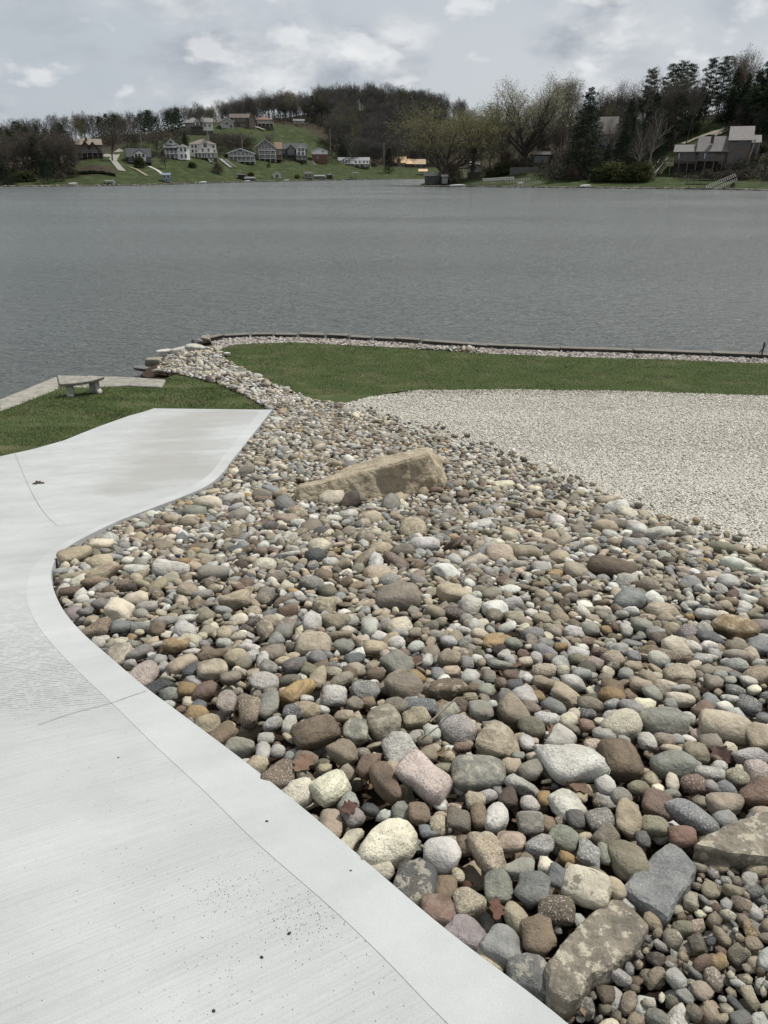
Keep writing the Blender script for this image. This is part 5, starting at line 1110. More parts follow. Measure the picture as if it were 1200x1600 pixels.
for i, (px, top, k, dy, w_) in enumerate([(1012, 140, 'spruce0', 60, 1.3), (1030, 150, 'spruce1', 66, 1.3), (1046, 142, 'pine0', 64, 1.5), (1068, 150, 'spruce0', 78, 1.3), (1080, 140, 'pine1', 80, 1.5), (1126, 132, 'spruce1', 82, 1.5), (1142, 126, 'spruce0', 86, 1.5), (1158, 132, 'pine1', 76, 1.6), (1170, 126, 'spruce1', 80, 1.6),
      (1184, 130, 'pine0', 70, 1.7), (1200, 124, 'spruce0', 66, 1.6), (1216, 130, 'pine1', 62, 1.7), (976, 150, 'spruce0', 62, 1.3), (1196, 96, 'pine0', 78, 1.5), (1240, 120, 'spruce1', 64, 1.7)]):
    T(k, px, top, dY=dy, near=True, w=w_, label='dark evergreen filling the wooded headland slope', group='dark evergreens on the headland slope')
for i, (px, top, k, dy) in enumerate([(982, 118, 'bare1', 95), (1000, 104, 'pine0', 90), (1018, 100, 'bare0', 84), (1030, 96, 'pine1', 92), (1045, 92, 'pine0', 88), (1058, 96, 'pine1', 94), (1036, 110, 'bare4', 70), (1052, 118, 'slim0', 62), (1066, 112, 'slim1', 64), (1074, 130, 'slim2', 70), (1088, 88, 'pine0', 88), (1108, 84, 'pine1', 86),
      (1128, 104, 'cedar', 92), (1140, 96, 'budding1', 96), (1152, 70, 'budding1', 104), (1146, 110, 'spruce1', 84), (1160, 106, 'pine0', 84), (1172, 92, 'pine1', 86), (1184, 74, 'pine0', 88), (1196, 60, 'pine1', 84), (1176, 120, 'spruce0', 72), (1192, 112, 'spruce1', 68), (1206, 90, 'pine0', 70), (1226, 70, 'pine1', 76), (1246, 84, 'spruce0', 72), (1270, 76, 'pine0', 84), (1300, 84, 'pine1', 80)]):
    sp_ = {'bare': 'bare brown tree', 'pine': 'dark pine', 'slim': 'slender bare tree', 'ceda': 'broad dark cedar', 'budd': 'pale budding tree', 'spru': 'dark spruce'}[k[:4]]
    where = 'on the crest left of the wooden house' if px < 1040 else ('on the crest behind the wooden house' if px < 1120 else 'on the hill above the slanted roof' if px < 1165 else 'in the tall clump at the right edge')
    T(k, px, top, dY=dy, near=True, w=(1.0 if k[:4] in ('pine', 'ceda') else .8), label=f'{sp_} {where}', group=f'{sp_}s {where}')
T('bush_brown', 1108, 262, dY=24, near=True, w=1.6, label='brown brush under the wooden deck'); T('bush_brown', 1140, 264, dY=22, near=True, w=1.8, label='brown brush below the slanted-roof tower'); T('bush_brown', 1165, 262, dY=24, near=True, w=1.4, label='brown brush right of the tower foot')
T('bush_green', 1186, 222, dY=48, near=True, w=1.3, label='dark shrub on the bank right of the slanted roof'); T('bush_brown', 1150, 282, dY=4, near=True, w=1.0, label='grassy brown tuft beside the ramp dock'); T('bush_brown', 1150, 188, dY=78, near=True, w=1.6, label='pale brush at the top of the green patch'); T('bush_green', 1180, 245, dY=40, near=True, w=1.6, label='dark bank shrub near the right edge')
T('bush_brown', 1168, 192, dY=82, near=True, w=2.0, label='dull brush under the tall pine clump')

ORD = 'first second third fourth fifth sixth seventh eighth ninth tenth eleventh twelfth thirteenth fourteenth fifteenth sixteenth seventeenth eighteenth nineteenth twentieth'.split()
def number_repeats():
    by = {}
    for o in COL.objects:
        if o.parent is None and o.get('category') in ('tree', 'shrub') and o.get('group'): by.setdefault(o['label'], []).append(o)
    for lb, os_ in by.items():
        if len(os_) > 1:
            for i, o in enumerate(sorted(os_, key=lambda q: q.location.x/q.location.y)):
                n = ORD[i]+' '+lb+', from the left'
                o['label'] = n if len(n.split()) <= 16 else ORD[i]+' '+lb
number_repeats()
# wooded hill: reads as one mass of leafless trees
def woods(regions, name, label):
    Vs, Fs, Cs = [], [], []; base = 0
    pr = []
    for i in range(6):
        a, b = bare_tree(200+i, kids=(8, 5, 5, 4), trunk=.30, spread=.85, up=.28, lens=(.32, .20, .13, .085), start=.36, tw=.0036, r0=.014)
        pr.append((np.vstack([a[0], b[0]]), np.vstack([a[1], b[1]+len(a[0])]), len(a[0])))
    for (p0, p1, d0, d1, n, h0, h1, near) in regions:
        for _ in range(n):
            px = random.uniform(p0, p1); X, Y, z = gf(px, random.uniform(d0, d1), near); h = random.uniform(h0, h1); V, Fc, nt = pr[random.randrange(6)]
            a = random.uniform(0, 6.28); s_ = np.array([h*.9, h*.9, h]); W = V*s_; W = np.stack([W[:, 0]*cos(a)-W[:, 1]*sin(a)+X, W[:, 0]*sin(a)+W[:, 1]*cos(a)+Y, W[:, 2]+z-.3], 1)
            Vs.append(W); Fs.append(Fc+base); base += len(V); t = random.random(); c = np.array((.066, .063, .060))*(1-t)+np.array((.104, .099, .089))*t
            if random.random() < .10: c = np.array((.115, .115, .062))
            C = np.tile(c, (len(V), 1)); C[:nt] *= 1.15; Cs.append(C)
    tag(link(name, npmesh(name, np.vstack(Vs), np.vstack(Fs), M_LEAF, np.vstack(Cs))), label, 'woods', None, 'stuff')
woods([(500, 700, 225, 310, 190, 17, 24, 0), (515, 700, 110, 230, 230, 15, 22, 0), (535, 700, 62, 115, 80, 12, 18, 0), (440, 520, 245, 300, 50, 15, 20, 0), (375, 500, 222, 262, 55, 11, 18, 0), (300, 380, 190, 225, 22, 9, 14, 0), (700, 860, 60, 320, 120, 15, 22, 0), (860, 1250, 190, 330, 60, 16, 22, 0), (-120, 150, 110, 190, 60, 12, 16, 0), (150, 330, 130, 200, 50, 11, 15, 0)],
      'woods', 'brown leafless woods covering the hill across the lake')
woods([(835, 1060, 60, 140, 80, 10, 17, 1), (1040, 1330, 92, 150, 70, 9, 14, 1), (1125, 1330, 56, 95, 30, 8, 12, 1), (-700, -60, 20, 120, 60, 14, 18, 0)], 'woods', 'leafless woods behind the headland crest')
def brush(regions):
    P, C = [], []
    for (p0, p1, d0, d1, n, hh, near) in regions:
        px = rng.uniform(p0, p1, n); dd = rng.uniform(d0, d1, n); c0 = np.array([gf(a, b, near) for a, b in zip(px, dd)])
        for _ in range(26):
            c = c0+rng.normal(0, 1, (n, 3))*np.array([1.1, 1.1, .35*hh]); c[:, 2] += hh*.45; o1, o2 = rng.normal(0, .34, (n, 3)), rng.normal(0, .34, (n, 3)); P.append(np.stack([c, c+o1, c+o2], 1).reshape(-1, 3))
            C.append(np.repeat(np.array([(.062, .056, .046), (.085, .077, .062), (.045, .046, .034), (.055, .06, .035)])[rng.integers(0, 4, n)], 3, 0))
    V = np.vstack(P); tag(link('brush', npmesh('brush', V, np.arange(len(V)).reshape(-1, 3), M_LEAF, np.vstack(C))), 'low brown underbrush along the far banks', 'brush', None, 'stuff')
brush([(300, 520, 200, 250, 420, 5.0, 0), (1030, 1300, 84, 118, 400, 4.5, 1), (150, 300, 100, 140, 260, 4, 0), (-60, 118, 26, 52, 380, 2.6, 0), (330, 400, 62, 110, 300, 2.2, 0), (510, 700, 60, 200, 900, 2.5, 0), (200, 300, 60, 110, 250, 2.0, 0), (840, 1010, 17, 60, 500, 2.2, 1), (1060, 1230, 20, 50, 420, 1.6, 1), (1120, 1260, 55, 100, 300, 2.0, 1), (740, 860, 40, 90, 250, 2, 1), (430, 470, 55, 70, 60, 1.4, 0)])

# ---------------------------------------------------------------- houses
HM = {}
def hm(c, rough=.8):
    k = (tuple(round(v, 3) for v in c), rough)
    if k not in HM: HM[k] = simple('house_paint', c, rough, .22, .8)
    return HM[k]
M_PANE = MT('window_glass', .12, .6).color((.018, .022, .026))
class House:
    """origin at front centre of the base; local x to the right, -y to the viewer; sizes are given in picture pixels and converted with the distance"""
    def __init__(s, label, px, row, near=False, dY=None, cat='house', name='house', yaw=0.0):
        s.X, s.Y, s.z = gf(px, dY, near) if dY is not None else gfrow(px, row, near)
        s.z = zrow(row, s.Y); s.k = s.Y/1270; s.row = row; s.px = px; s.near = near
        s.o = empty(name, (s.X, s.Y, s.z), label, cat, None, -math.atan2(s.X, s.Y)+R(yaw))
    def x(s, px): return (px-s.px)*s.k
    def h(s, row): return zrow(row, s.Y)-s.z
    def part(s, name, m, mat, parent=None, bevel=0): return m.build(name, mat, parent or s.o, bevel)
    def foot(s, x0, x1, d, c=(.13, .12, .105), drop=4.0):
        s.part('foundation', MB().box(x0+.02, x1-.02, .02, d-.02, -drop, .0), hm(c))
    def block(s, px0, px1, base, eave, depth, wall, roof, kind, ridge=None, y0=0.0, over=.5, trim=None, wname='wall'):
        x0, x1 = s.x(px0), s.x(px1); b, e = s.h(base), s.h(eave); r = s.h(ridge) if ridge else e+.3; y1 = y0+depth; m = MB()
        if kind == 'g':      # gable towards the viewer
            xm = (x0+x1)/2; m.prism([(x0, b), (x1, b), (x1, e), (xm, r), (x0, e)], 'y', y0, y1); w = s.part(wname, m, wall); th = .22; q = MB()
            sl_ = (r-e)/max(.1, (xm-x0)); 
            for a, c2 in ((x0-over, xm), (x1+over, xm)):
                za = e-over*sl_; q.prism([(a, za), (c2, r), (c2, r+th), (a, za+th)], 'y', y0-over, y1+over)
            s.part('roof', q, roof)
            if trim is not None:
                for a in (x0-over, x1+over):
                    za = e-over*sl_; t = MB(); t.prism([(a, za-.12), (xm, r-.12), (xm, r+.1), (a, za+.1)], 'y', y0-over-.08, y0-over-.004); s.part('barge_board', t, trim)
        elif kind == 'e':    # ridge parallel to the front
            ym = (y0+y1)/2; m.prism([(y0, b), (y1, b), (y1, e), (ym, r), (y0, e)], 'x', x0, x1); s.part(wname, m, wall); th = .2; q = MB(); sl_ = (r-e)/(depth/2)
            q.prism([(y0-over, e-over*sl_), (ym, r), (ym, r+th), (y0-over, e-over*sl_+th)], 'x', x0-over, x1+over); q.prism([(y1+over, e-over*sl_), (ym, r), (ym, r+th), (y1+over, e-over*sl_+th)], 'x', x0-over, x1+over)
            s.part('roof', q, roof)
        elif kind == 's':    # single slope rising away
            m.prism([(y0, b), (y1, b), (y1, r), (y0, e)], 'x', x0, x1); s.part(wname, m, wall); sl_ = (r-e)/depth
            s.part('roof', MB().prism([(y0-over, e-over*sl_+.02), (y1+over, r+over*sl_+.02), (y1+over, r+over*sl_+.24), (y0-over, e-over*sl_+.24)], 'x', x0-over, x1+over), roof)
        elif kind == 'h':    # hipped
            m.box(x0, x1, y0, y1, b, e); s.part(wname, m, wall); q = MB(); o_ = over; ym = (y0+y1)/2; ins = min((x1-x0)/2.2, depth/2)
            q.add([(x0-o_, y0-o_, e+.01), (x1+o_, y0-o_, e+.01), (x1+o_, y1+o_, e+.01), (x0-o_, y1+o_, e+.01), (x0+ins, ym, r), (x1-ins, ym, r)], [(0, 1, 5, 4), (1, 2, 5), (2, 3, 4, 5), (3, 0, 4), (3, 2, 1, 0)]); s.part('roof', q, roof)
        else: m.box(x0, x1, y0, y1, b, e); s.part(wname, m, wall)
        return x0, x1, b, e, r
    def win(s, px, row, w, h, y=0.0, frame=(.55, .55, .53), arch=False, door=False, name='window'):
        x, z = s.x(px), s.h(row); f = .10; q = MB()
        for b in ((x-w/2-f, x+w/2+f, z+h/2, z+h/2+f), (x-w/2-f, x+w/2+f, z-h/2-f, z-h/2), (x-w/2-f, x-w/2, z-h/2, z+h/2), (x+w/2, x+w/2+f, z-h/2, z+h/2)): q.box(b[0], b[1], y-.09, y-.003, b[2], b[3])
        if w > .9: q.box(x-.035, x+.035, y-.08, y-.02, z-h/2, z+h/2)
        fo = s.part('door' if door else 'window', q, hm(frame))
        p = MB()
        if arch:
            pts = [(x-w/2, z-h/2), (x+w/2, z-h/2)]+[(x+w/2*cos(a), z+h/2-w/2+w/2*sin(a)) for a in np.linspace(0, pi, 9)]; p.prism(pts, 'y', y-.05, y-.006)
        else: p.box(x-w/2, x+w/2, y-.05, y-.006, z-h/2, z+h/2)
        p.build('pane', M_PANE, fo)
    def deck(s, px0, px1, row, d, rail=1.0, c=(.5, .5, .48), y0=0.0, floor=None, nb=14, posts=4, down=None, slats=True, name='balcony'):
        x0, x1, z = s.x(px0), s.x(px1), s.h(row); fo = s.part(name, MB().box(x0, x1, y0-d, y0-.01, z-.18, z), hm(floor or c)); q = MB()
        q.box(x0, x1, y0-d-.04, y0-d+.04, z+rail-.07, z+rail); q.box(x0, x1, y0-d-.02, y0-d+.02, z+.12, z+.18)
        for i in range(nb+1): xx = x0+(x1-x0)*i/nb; q.box(xx-.03, xx+.03, y0-d-.03, y0-d+.03, z+.001, z+rail-.07)
        for xx in (x0, x1): q.box(xx-.04, xx+.04, y0-d+.045, y0-.05, z+rail-.07, z+rail-.004)
        q.build('railing', hm(c), fo)
        if posts:
            dn = s.h(down) if down else z-3
            for i in range(posts): xx = x0+.12+(x1-x0-.24)*i/max(1, posts-1); s.part('post', MB().box(xx-.10, xx+.10, y0-d+.06, y0-d+.26, dn, z-.185), hm(c))
    def chimney(s, px, base, top, w, y, c): x = s.x(px); s.part('chimney', MB().box(x-w/2, x+w/2, y-w/2, y+w/2, s.h(base), s.h(top)).box(x-w/2-.08, x+w/2+.08, y-w/2-.08, y+w/2+.08, s.h(top)+.002, s.h(top)+.16), hm(c))
WH = (.80, .80, .78); GR = (.075, .075, .078); SL = (.13, .128, .125)
# timber house at left
h = House('brown timber house with crossed gables and a wide dark deck on the left bank', 144, 246)
h.foot(h.x(126), h.x(162), 10); h.block(126, 162, 246, 226, 10, hm((.085, .062, .050)), hm((.20, .165, .13)), 'e', 217); h.block(131, 146, 246, 231, 2.2, hm((.13, .085, .06)), hm((.10, .08, .065)), 'g', 221, y0=-2.2, trim=hm((.045, .035, .03)), wname='gable_wall'); h.block(143, 156, 246, 231, 2.2, hm((.13, .085, .06)), hm((.10, .08, .065)), 'g', 222, y0=-2.2, trim=hm((.045, .035, .03)), wname='gable_wall')
for p in (135, 141, 147, 152): h.win(p, 235, 1.0, 1.7, y=-2.2, frame=(.3, .28, .24))
h.win(129, 232, .9, 1.2); h.win(159, 232, .9, 1.2); h.chimney(141, 222, 215, .9, 3, (.12, .08, .06)); h.deck(124, 163, 239, 4.5, c=(.34, .33, .31), floor=(.10, .08, .06), down=248, posts=6, nb=20, name='deck'); h.part('skirting', MB().box(h.x(125), h.x(162), -4.2, -2.4, h.h(247), h.h(240)-.2), hm((.04, .033, .028)))
# small dark house
h = House('small charcoal house with a white dormer beside the winding drive', 218, 257); h.foot(h.x(202), h.x(236), 9)
h.block(202, 236, 257, 245, 9, hm((.10, .105, .11)), hm((.052, .055, .06)), 'e', 232); h.block(212, 229, 252, 240, 1.4, hm(WH), hm((.052, .055, .06)), 'g', 235, y0=-1.3, over=.3, wname='dormer')
for p in (215, 220, 226): h.win(p, 243, .9, 1.3, y=-1.3)
for p in (206, 216, 223, 232): h.win(p, 250, 1.0, 1.7 if p in (216, 223) else 1.1, y=-1.3 if p in (216, 223) else 0)
h.deck(201, 237, 254, 2.8, c=(.06, .06, .065), down=261, posts=6, nb=22)
# turret house
h = House('white house with an octagonal turret and pillared porch', 278, 248); h.foot(h.x(261), h.x(295), 10)
h.block(261, 282, 248, 227, 10, hm(WH), hm(SL), 'g', 217, trim=hm(WH)); h.block(261, 280, 233, 231, 2.2, hm((.2, .2, .2)), hm(SL), 's', 227, y0=-2.2, wname='porch_roof')
h.deck(261, 281, 240, 2.2, c=WH, down=248, posts=4, nb=12); h.win(271, 222, 1.2, .9)
for p in (265, 271, 277): h.win(p, 236, 1.0, 1.6)
for p in (266, 272): h.win(p, 245, 1.4, 1.8)
m = MB(); q = MB(); xc, rr = h.x(288.5), 3.0; n8 = 8
pts = [(xc+rr*cos(pi/8+i*pi/4), -.8+rr*sin(pi/8+i*pi/4)) for i in range(n8)]; b, e, r_ = h.h(250), h.h(230), h.h(225)
m.add([(x, y, b) for x, y in pts]+[(x, y, e) for x, y in pts], [(i, (i+1) % 8, 8+(i+1) % 8, 8+i) for i in range(8)]+[tuple(range(8, 16))]); h.part('turret', m, hm(WH))
q.add([(xc+(x-xc)*1.13, -.8+(y+.8)*1.13, e+.005) for x, y in pts]+[(xc, -.8, r_)], [(i, (i+1) % 8, 8) for i in range(8)]+[tuple(range(8))[::-1]]); h.part('turret_roof', q, hm(SL))
for rw in (234, 244):
    for p in (285.5, 291.5): h.win(p, rw, .8, 1.5, y=-3.62)
# cream house
h = House('large cream house with steep front gable and columned ground floor', 320, 246); h.foot(h.x(299), h.x(340), 11)
h.block(299, 340, 246, 225, 11, hm((.66, .63, .57)), hm((.16, .135, .12)), 'h', 217); h.block(313, 333, 246, 229, 2.6, hm((.66, .63, .57)), hm((.16, .135, .12)), 'g', 218, y0=-2.6, trim=hm(WH), wname='gable_wall')
for p, rw in ((304, 229), (309, 229), (336, 229), (304, 236), (309, 236), (337, 236)): h.win(p, rw, .9, 1.2)
for p in (319, 328): h.win(p, 235, .9, 1.3, y=-2.6)
h.win(323.5, 227, 1.5, 1.9, y=-2.6, arch=True); h.deck(306, 341, 238.5, 4.2, c=WH, down=247, posts=8, nb=20)
for i in range(5): h.win(309+i*6, 243.5, 1.2, 1.8, y=-2.6 if 313 < 309+i*6 < 333 else 0)
h.chimney(329, 222, 215, .8, 4, (.3, .29, .27))
# low white gable
h = House('low white house with one wide gable and two long balconies', 377, 253); h.foot(h.x(357), h.x(398), 11)
h.block(357, 398, 253, 239.5, 11, hm((.22, .22, .21)), hm((.26, .265, .27)), 'g', 232, trim=hm(WH), over=.9)
for rw in (240, 248.5):
    for p in (363, 369, 375, 381, 387, 393): h.win(p, rw, 1.3, 1.5)
h.win(377, 236, 2.4, 1.0)
h.deck(359, 399, 244, 2.6, c=WH, down=252, posts=7, nb=18); h.deck(359, 399, 252, 2.6, c=WH, down=256, posts=6, nb=18)
# tall tan gable
h = House('tall tan house with a glazed pointed gable and stacked balconies', 420, 252); h.foot(h.x(401), h.x(433), 11)
h.block(402, 431, 252, 229, 12, hm((.20, .17, .13)), hm((.17, .12, .09)), 'g', 217.5, trim=hm(WH), over=.8)
for rw, ps in ((224, (412, 417, 422)), (231, (408, 413, 418, 423, 428)), (238, (408, 413, 418, 423, 428)), (245, (408, 413, 418, 423, 428))):
    for p in ps: h.win(p, rw, 1.1, 1.5)
for rw in (235, 241.5, 247.5): h.deck(406, 432, rw, 2.2, c=WH, posts=4, down=rw+6, nb=12)
h.block(432, 441, 250, 232, 8, hm((.22, .18, .14)), hm((.20, .13, .09)), 'e', 222, y0=1.5, wname='side_wing'); h.win(436, 238, 1.2, 1.6, y=1.5); h.deck(432, 442, 241, 1.6, c=(.35, .33, .3), y0=1.5, posts=2, down=250, nb=6)
# dark twin gables
h = House('dark slate house with two white-trimmed gables and dark decks', 461, 250); h.foot(h.x(442), h.x(480), 11)
h.block(442, 480, 250, 233, 11, hm((.085, .095, .105)), hm((.055, .058, .062)), 'e', 224); h.block(450, 462, 250, 231, 2, hm((.12, .13, .14)), hm((.055, .058, .062)), 'g', 225, y0=-2, trim=hm(WH), wname='gable_wall'); h.block(464, 478, 250, 232, 2.4, hm(WH), hm((.055, .058, .062)), 'g', 225, y0=-2.4, trim=hm(WH), wname='gable_wall')
for p, rw, y in ((456, 231, -2), (454, 238, -2), (459, 238, -2), (446, 236, 0), (446, 244, 0), (469, 234, -2.4), (474, 234, -2.4), (468, 240, -2.4), (474, 240, -2.4), (469, 247, -2.4), (475, 247, -2.4)): h.win(p, rw, 1.2, 1.5, y=y)
h.deck(443, 463, 243, 4, c=(.05, .05, .05), down=252, posts=4, nb=12); h.deck(463, 480, 243, 4.6, c=(.30, .29, .28), down=252, posts=4, nb=12)
# brick tower garage
h = House('square red brick house with white upper gable', 500, 256); h.foot(h.x(488), h.x(512), 9)
h.block(488, 512, 256, 241, 9, hm((.17, .09, .07)), hm(GR), 'b', wname='brick_storey'); h.block(487.6, 512.4, 240.9, 236, 9.2, hm(WH), hm((.15, .16, .17)), 'g', 231, y0=-.1, trim=hm(WH)); h.win(505, 237, .7, .8, y=-.1); h.win(497, 246, 1.0, 1.2)
# white house with arches
h = House('long low white house with arched windows above a pale deck wall', 553, 260); h.foot(h.x(529), h.x(577), 10)
h.block(529, 577, 260, 251, 10, hm((.82, .82, .80)), hm((.22, .225, .23)), 'e', 246); h.block(534, 549, 256, 251, 1.6, hm((.82, .82, .80)), hm((.22, .225, .23)), 'g', 246.3, y0=-1.6, over=.4, wname='gable_wall')
for p in (537, 541.5, 546): h.win(p, 252.3, 1.0, 1.7, y=-1.6, arch=True)
for p in (556, 562, 569, 574): h.win(p, 253, 1.0, 1.2)
h.deck(529, 579, 256, 3, c=(.8, .8, .78), down=262, posts=7, nb=20); h.part('deck_wall', MB().box(h.x(511), h.x(530), -3, 2, h.h(262), h.h(258)), hm((.45, .45, .42)))
for p in (540, 548, 556, 566): h.win(p, 259, 1.8, 1.2, y=-.02 if p > 550 else -1.62)
# cabin with orange roof
h = House('log cabin with bright orange-tan roofs beside the cone evergreen', 637, 263); h.foot(h.x(618), h.x(664), 9)
h.block(618, 634, 263, 254, 9, hm((.16, .11, .07)), hm((.62, .44, .26)), 'e', 245); h.block(635, 644, 263, 256, 7, hm((.10, .07, .05)), hm((.60, .42, .25)), 's', 249, y0=-.6, wname='porch_wall'); h.block(645, 664, 264, 256, 8, hm((.075, .055, .04)), hm((.45, .34, .22)), 'e', 249, y0=.4, wname='wing'); h.block(620, 626, 262, 250, 1.6, hm((.30, .20, .12)), hm((.55, .40, .25)), 'g', 246, y0=-1.5, over=.3, wname='dormer')
for p in (623, 630): h.win(p, 259, 1.3, 1.6, y=-1.52 if p == 623 else 0)
for p in (650, 658): h.win(p, 260, 1.5, 1.5, y=.4)
h.part('porch_post', MB().box(h.x(634), h.x(634)+.3, -2.4, -2.1, h.h(264), h.h(256)), hm((.08, .055, .04)))
h = House('small open shelter with an orange-tan roof below the log cabin', 660, 268.5, cat='shelter', name='shelter', dY=18); h.block(655, 667, 269, 267.5, 4, hm((.07, .06, .05)), hm((.58, .42, .27)), 'e', 264.5)
# upper houses
h = House('beige hilltop house with hipped grey roof and raised deck', 318, 204, dY=140); h.foot(h.x(297), h.x(338), 11, drop=6)
h.block(296, 322, 204, 192, 11, hm((.26, .245, .22)), hm((.17, .165, .155)), 'h', 183); h.block(321, 338, 204, 191, 11, hm((.70, .67, .58)), hm((.17, .165, .155)), 'e', 184, wname='side_wing'); h.block(311, 319, 196, 190, 1.2, hm(WH), hm((.17, .165, .155)), 'g', 187, y0=-1.2, over=.3, wname='gable_wall')
for p in (326, 333): h.win(p, 196, 1.0, 1.3)
h.win(315, 193, 1.4, 1.4, y=-1.2); h.deck(304, 323, 199, 3.5, c=(.10, .09, .08), down=207, posts=4, nb=14)
h = House('small white-gabled house left of the big brick house', 360, 201, dY=150); h.foot(h.x(350), h.x(371), 8, drop=6); h.block(350, 370, 201, 189.5, 9, hm((.42, .41, .38)), hm((.42, .42, .41)), 'g', 184, trim=hm(WH), over=.7); h.win(360, 193, 1.8, 1.2); h.win(366, 197, 1.6, 1.8, frame=(.6, .6, .6))
h = House('big dark brick house with a gabled right end on the hill', 384, 201, dY=155); h.foot(h.x(366), h.x(402), 11, drop=6)
h.block(366, 394, 201, 184, 11, hm((.105, .075, .062)), hm((.10, .082, .072)), 'e', 177.5); h.block(394, 402.5, 201, 185, 12, hm((.20, .15, .12)), hm((.10, .082, .072)), 'g', 177.5, y0=-.6, trim=hm((.4, .36, .3)), wname='gable_wall')
for p, rw, w in ((372, 187, 1), (379, 187, 1.6), (386, 187, 1.4), (372, 196, 1.6), (384, 197, 2.4), (398, 188, 1.2), (398, 196, 1.2)): h.win(p, rw, w, 1.4, y=-.6 if p > 394 else 0)
h = House('long brown-roofed house with a white balcony on the hill', 418, 196, dY=160); h.foot(h.x(404), h.x(431), 10, drop=6); h.block(404, 430, 196, 187, 10, hm((.14, .11, .09)), hm((.16, .10, .075)), 'h', 181)
for p in (409, 416, 424): h.win(p, 190, 1.5, 1.3)
h.deck(407, 431, 192.5, 2.6, c=(.8, .8, .78), down=198, posts=5, nb=14)
h = House('low white house at the top edge of the green field', 470, 193, dY=200, cat='house'); h.block(462, 478, 193, 189, 6, hm((.40, .40, .38)), hm((.15, .15, .15)), 'e', 186); h.win(467, 191, 1, 1); h.win(473, 191, 1, 1)
# small white house behind the headland willow
h = House('small white house half hidden behind the headland trees', 740, 268, near=True, dY=38); h.foot(h.x(731), h.x(750), 7); h.block(731, 748, 269, 258, 7, hm((.55, .56, .56)), hm((.24, .25, .26)), 'e', 252.5); h.block(748, 753, 269, 262, 5, hm((.5, .5, .5)), hm((.24, .25, .26)), 'g', 257, y0=.5, wname='side_wing', over=.2); h.win(736, 263, .8, 1.1); h.win(743, 263, .8, 1.1)
# grey roof behind the spruce
h = House('grey-roofed house half hidden right of the big spruce', 942, 232, near=True, dY=58); h.foot(h.x(928), h.x(957), 9, drop=5); h.block(928, 956, 232, 208, 10, hm((.22, .23, .24)), hm((.17, .155, .14)), 'e', 182)
for p in (935, 943, 950): h.win(p, 218, 1.0, 1.8)
h.deck(930, 956, 226, 2, c=(.3, .31, .33), down=234, posts=3, nb=12)
# wooden house with slanted tower on the right
WD = (.105, .090, .078); RF = (.145, .137, .134)
h = House('rambling brown wooden house with a slanted-roof tower on the right shore', 1106, 256, near=True, dY=36); h.foot(h.x(1055), h.x(1174), 9, c=(.07, .06, .05), drop=5)
h.block(1055, 1089, 256, 236, 8, hm(WD), hm(RF), 'e', 226, y0=1.2, over=.7); h.block(1089, 1130, 256, 234.5, 11, hm(WD), hm(RF), 'e', 213, over=.8, wname='main_wall'); h.block(1131, 1162, 258, 219.5, 8.5, hm((.125, .105, .09)), hm(RF), 's', 198.5, y0=-.6, over=.5, wname='tower')
h.block(1163, 1175, 258, 224, 7, hm(WD), hm(RF), 's', 212, y0=.8, over=.2, wname='side_wing')
x1 = h.x(1162); h.part('roof_brace', MB().bar((x1+.9, -1.0, h.h(219)), (x1-.2, -1.0, h.h(256)), .32, 4), hm((.24, .215, .195))); h.part('roof_brace', MB().bar((x1+2.6, -.6, h.h(222)), (x1+1.6, -.6, h.h(256)), .14, 4), hm((.24, .215, .195)))
h.chimney(1106, 224, 211, 1.0, 1.6, (.07, .055, .048))
for p, rw, w, hh, y in ((1061, 244, 1.2, 2.0, 1.2), (1069, 244, 1.2, 2.2, 1.2), (1078, 245, 2.6, 2.4, 1.2), (1094, 243, 1.4, 2.4, 0), (1101, 244, 1.2, 2.6, 0), (1109, 245, 1.6, 2.0, 0), (1123, 249, 1.2, 2.4, 0), (1148, 226, 2.4, 1.8, -.6), (1146, 245, 2.6, 1.6, -.6), (1168, 228, 1.0, 1.2, .8)): h.win(p, rw, w, hh, y=y, frame=(.20, .18, .16))
for p in (1061, 1099): h.part('white_shutter', MB().box(h.x(p)-.14, h.x(p)+.14, -.35 if p > 1090 else .85, -.25 if p > 1090 else .95, h.h(248), h.h(239)), hm((.6, .6, .6)))
h.deck(1038, 1126, 251, 4.2, rail=1.3, c=(.17, .15, .135), floor=(.13, .11, .09), down=278, posts=8, nb=60, name='deck')
h.part('deck_skirt', MB().box(h.x(1128), h.x(1176), -1.9, -.7, h.h(268), h.h(256)), hm((.09, .075, .062)))
# ---- outbuildings on the shore
def shed(label, px, row, w, eave, ridge, wall, roof, near=False, kind='g', d=3.0, dY=6, wins=(), cat='shed', name='shed', open_=False, frame=WH):
    h = House(label, px, row, near=near, dY=dY, cat=cat, name=name)
    if open_:
        x0, x1 = h.x(px-w/2), h.x(px+w/2)
        for x in (x0, x1-.14):
            for y in (0, d-.14): h.part('post', MB().box(x, x+.14, y, y+.14, -.3, h.h(eave)), hm(wall))
        h.part('roof', MB().box(x0-.3, x1+.3, -.3, d+.3, h.h(eave)+.002, h.h(ridge)), hm(roof))
    else:
        h.block(px-w/2, px+w/2, row+1.0, eave, d, hm(wall), hm(roof), kind, ridge, over=.3, trim=hm(frame) if kind == 'g' else None)
        for (p, rw, ww, hh, ar) in wins: h.win(p, rw, ww, hh, arch=ar, frame=frame)
    return h
shed('tiny blue boathouse with two round white-ringed windows', 258, 282, 12, 273.5, 271, (.13, .19, .26), (.16, .2, .25), kind='e', wins=((255.5, 276.5, .9, .9, True), (261, 276.5, .9, .9, True), (258, 281, .8, .9, False)), dY=4)
shed('small white shed with a grey gabled roof on the lawn', 432, 278, 12, 272.5, 268.5, (.60, .60, .58), (.3, .3, .3), wins=((432, 275.5, 1.4, 1.4, False),), dY=8)
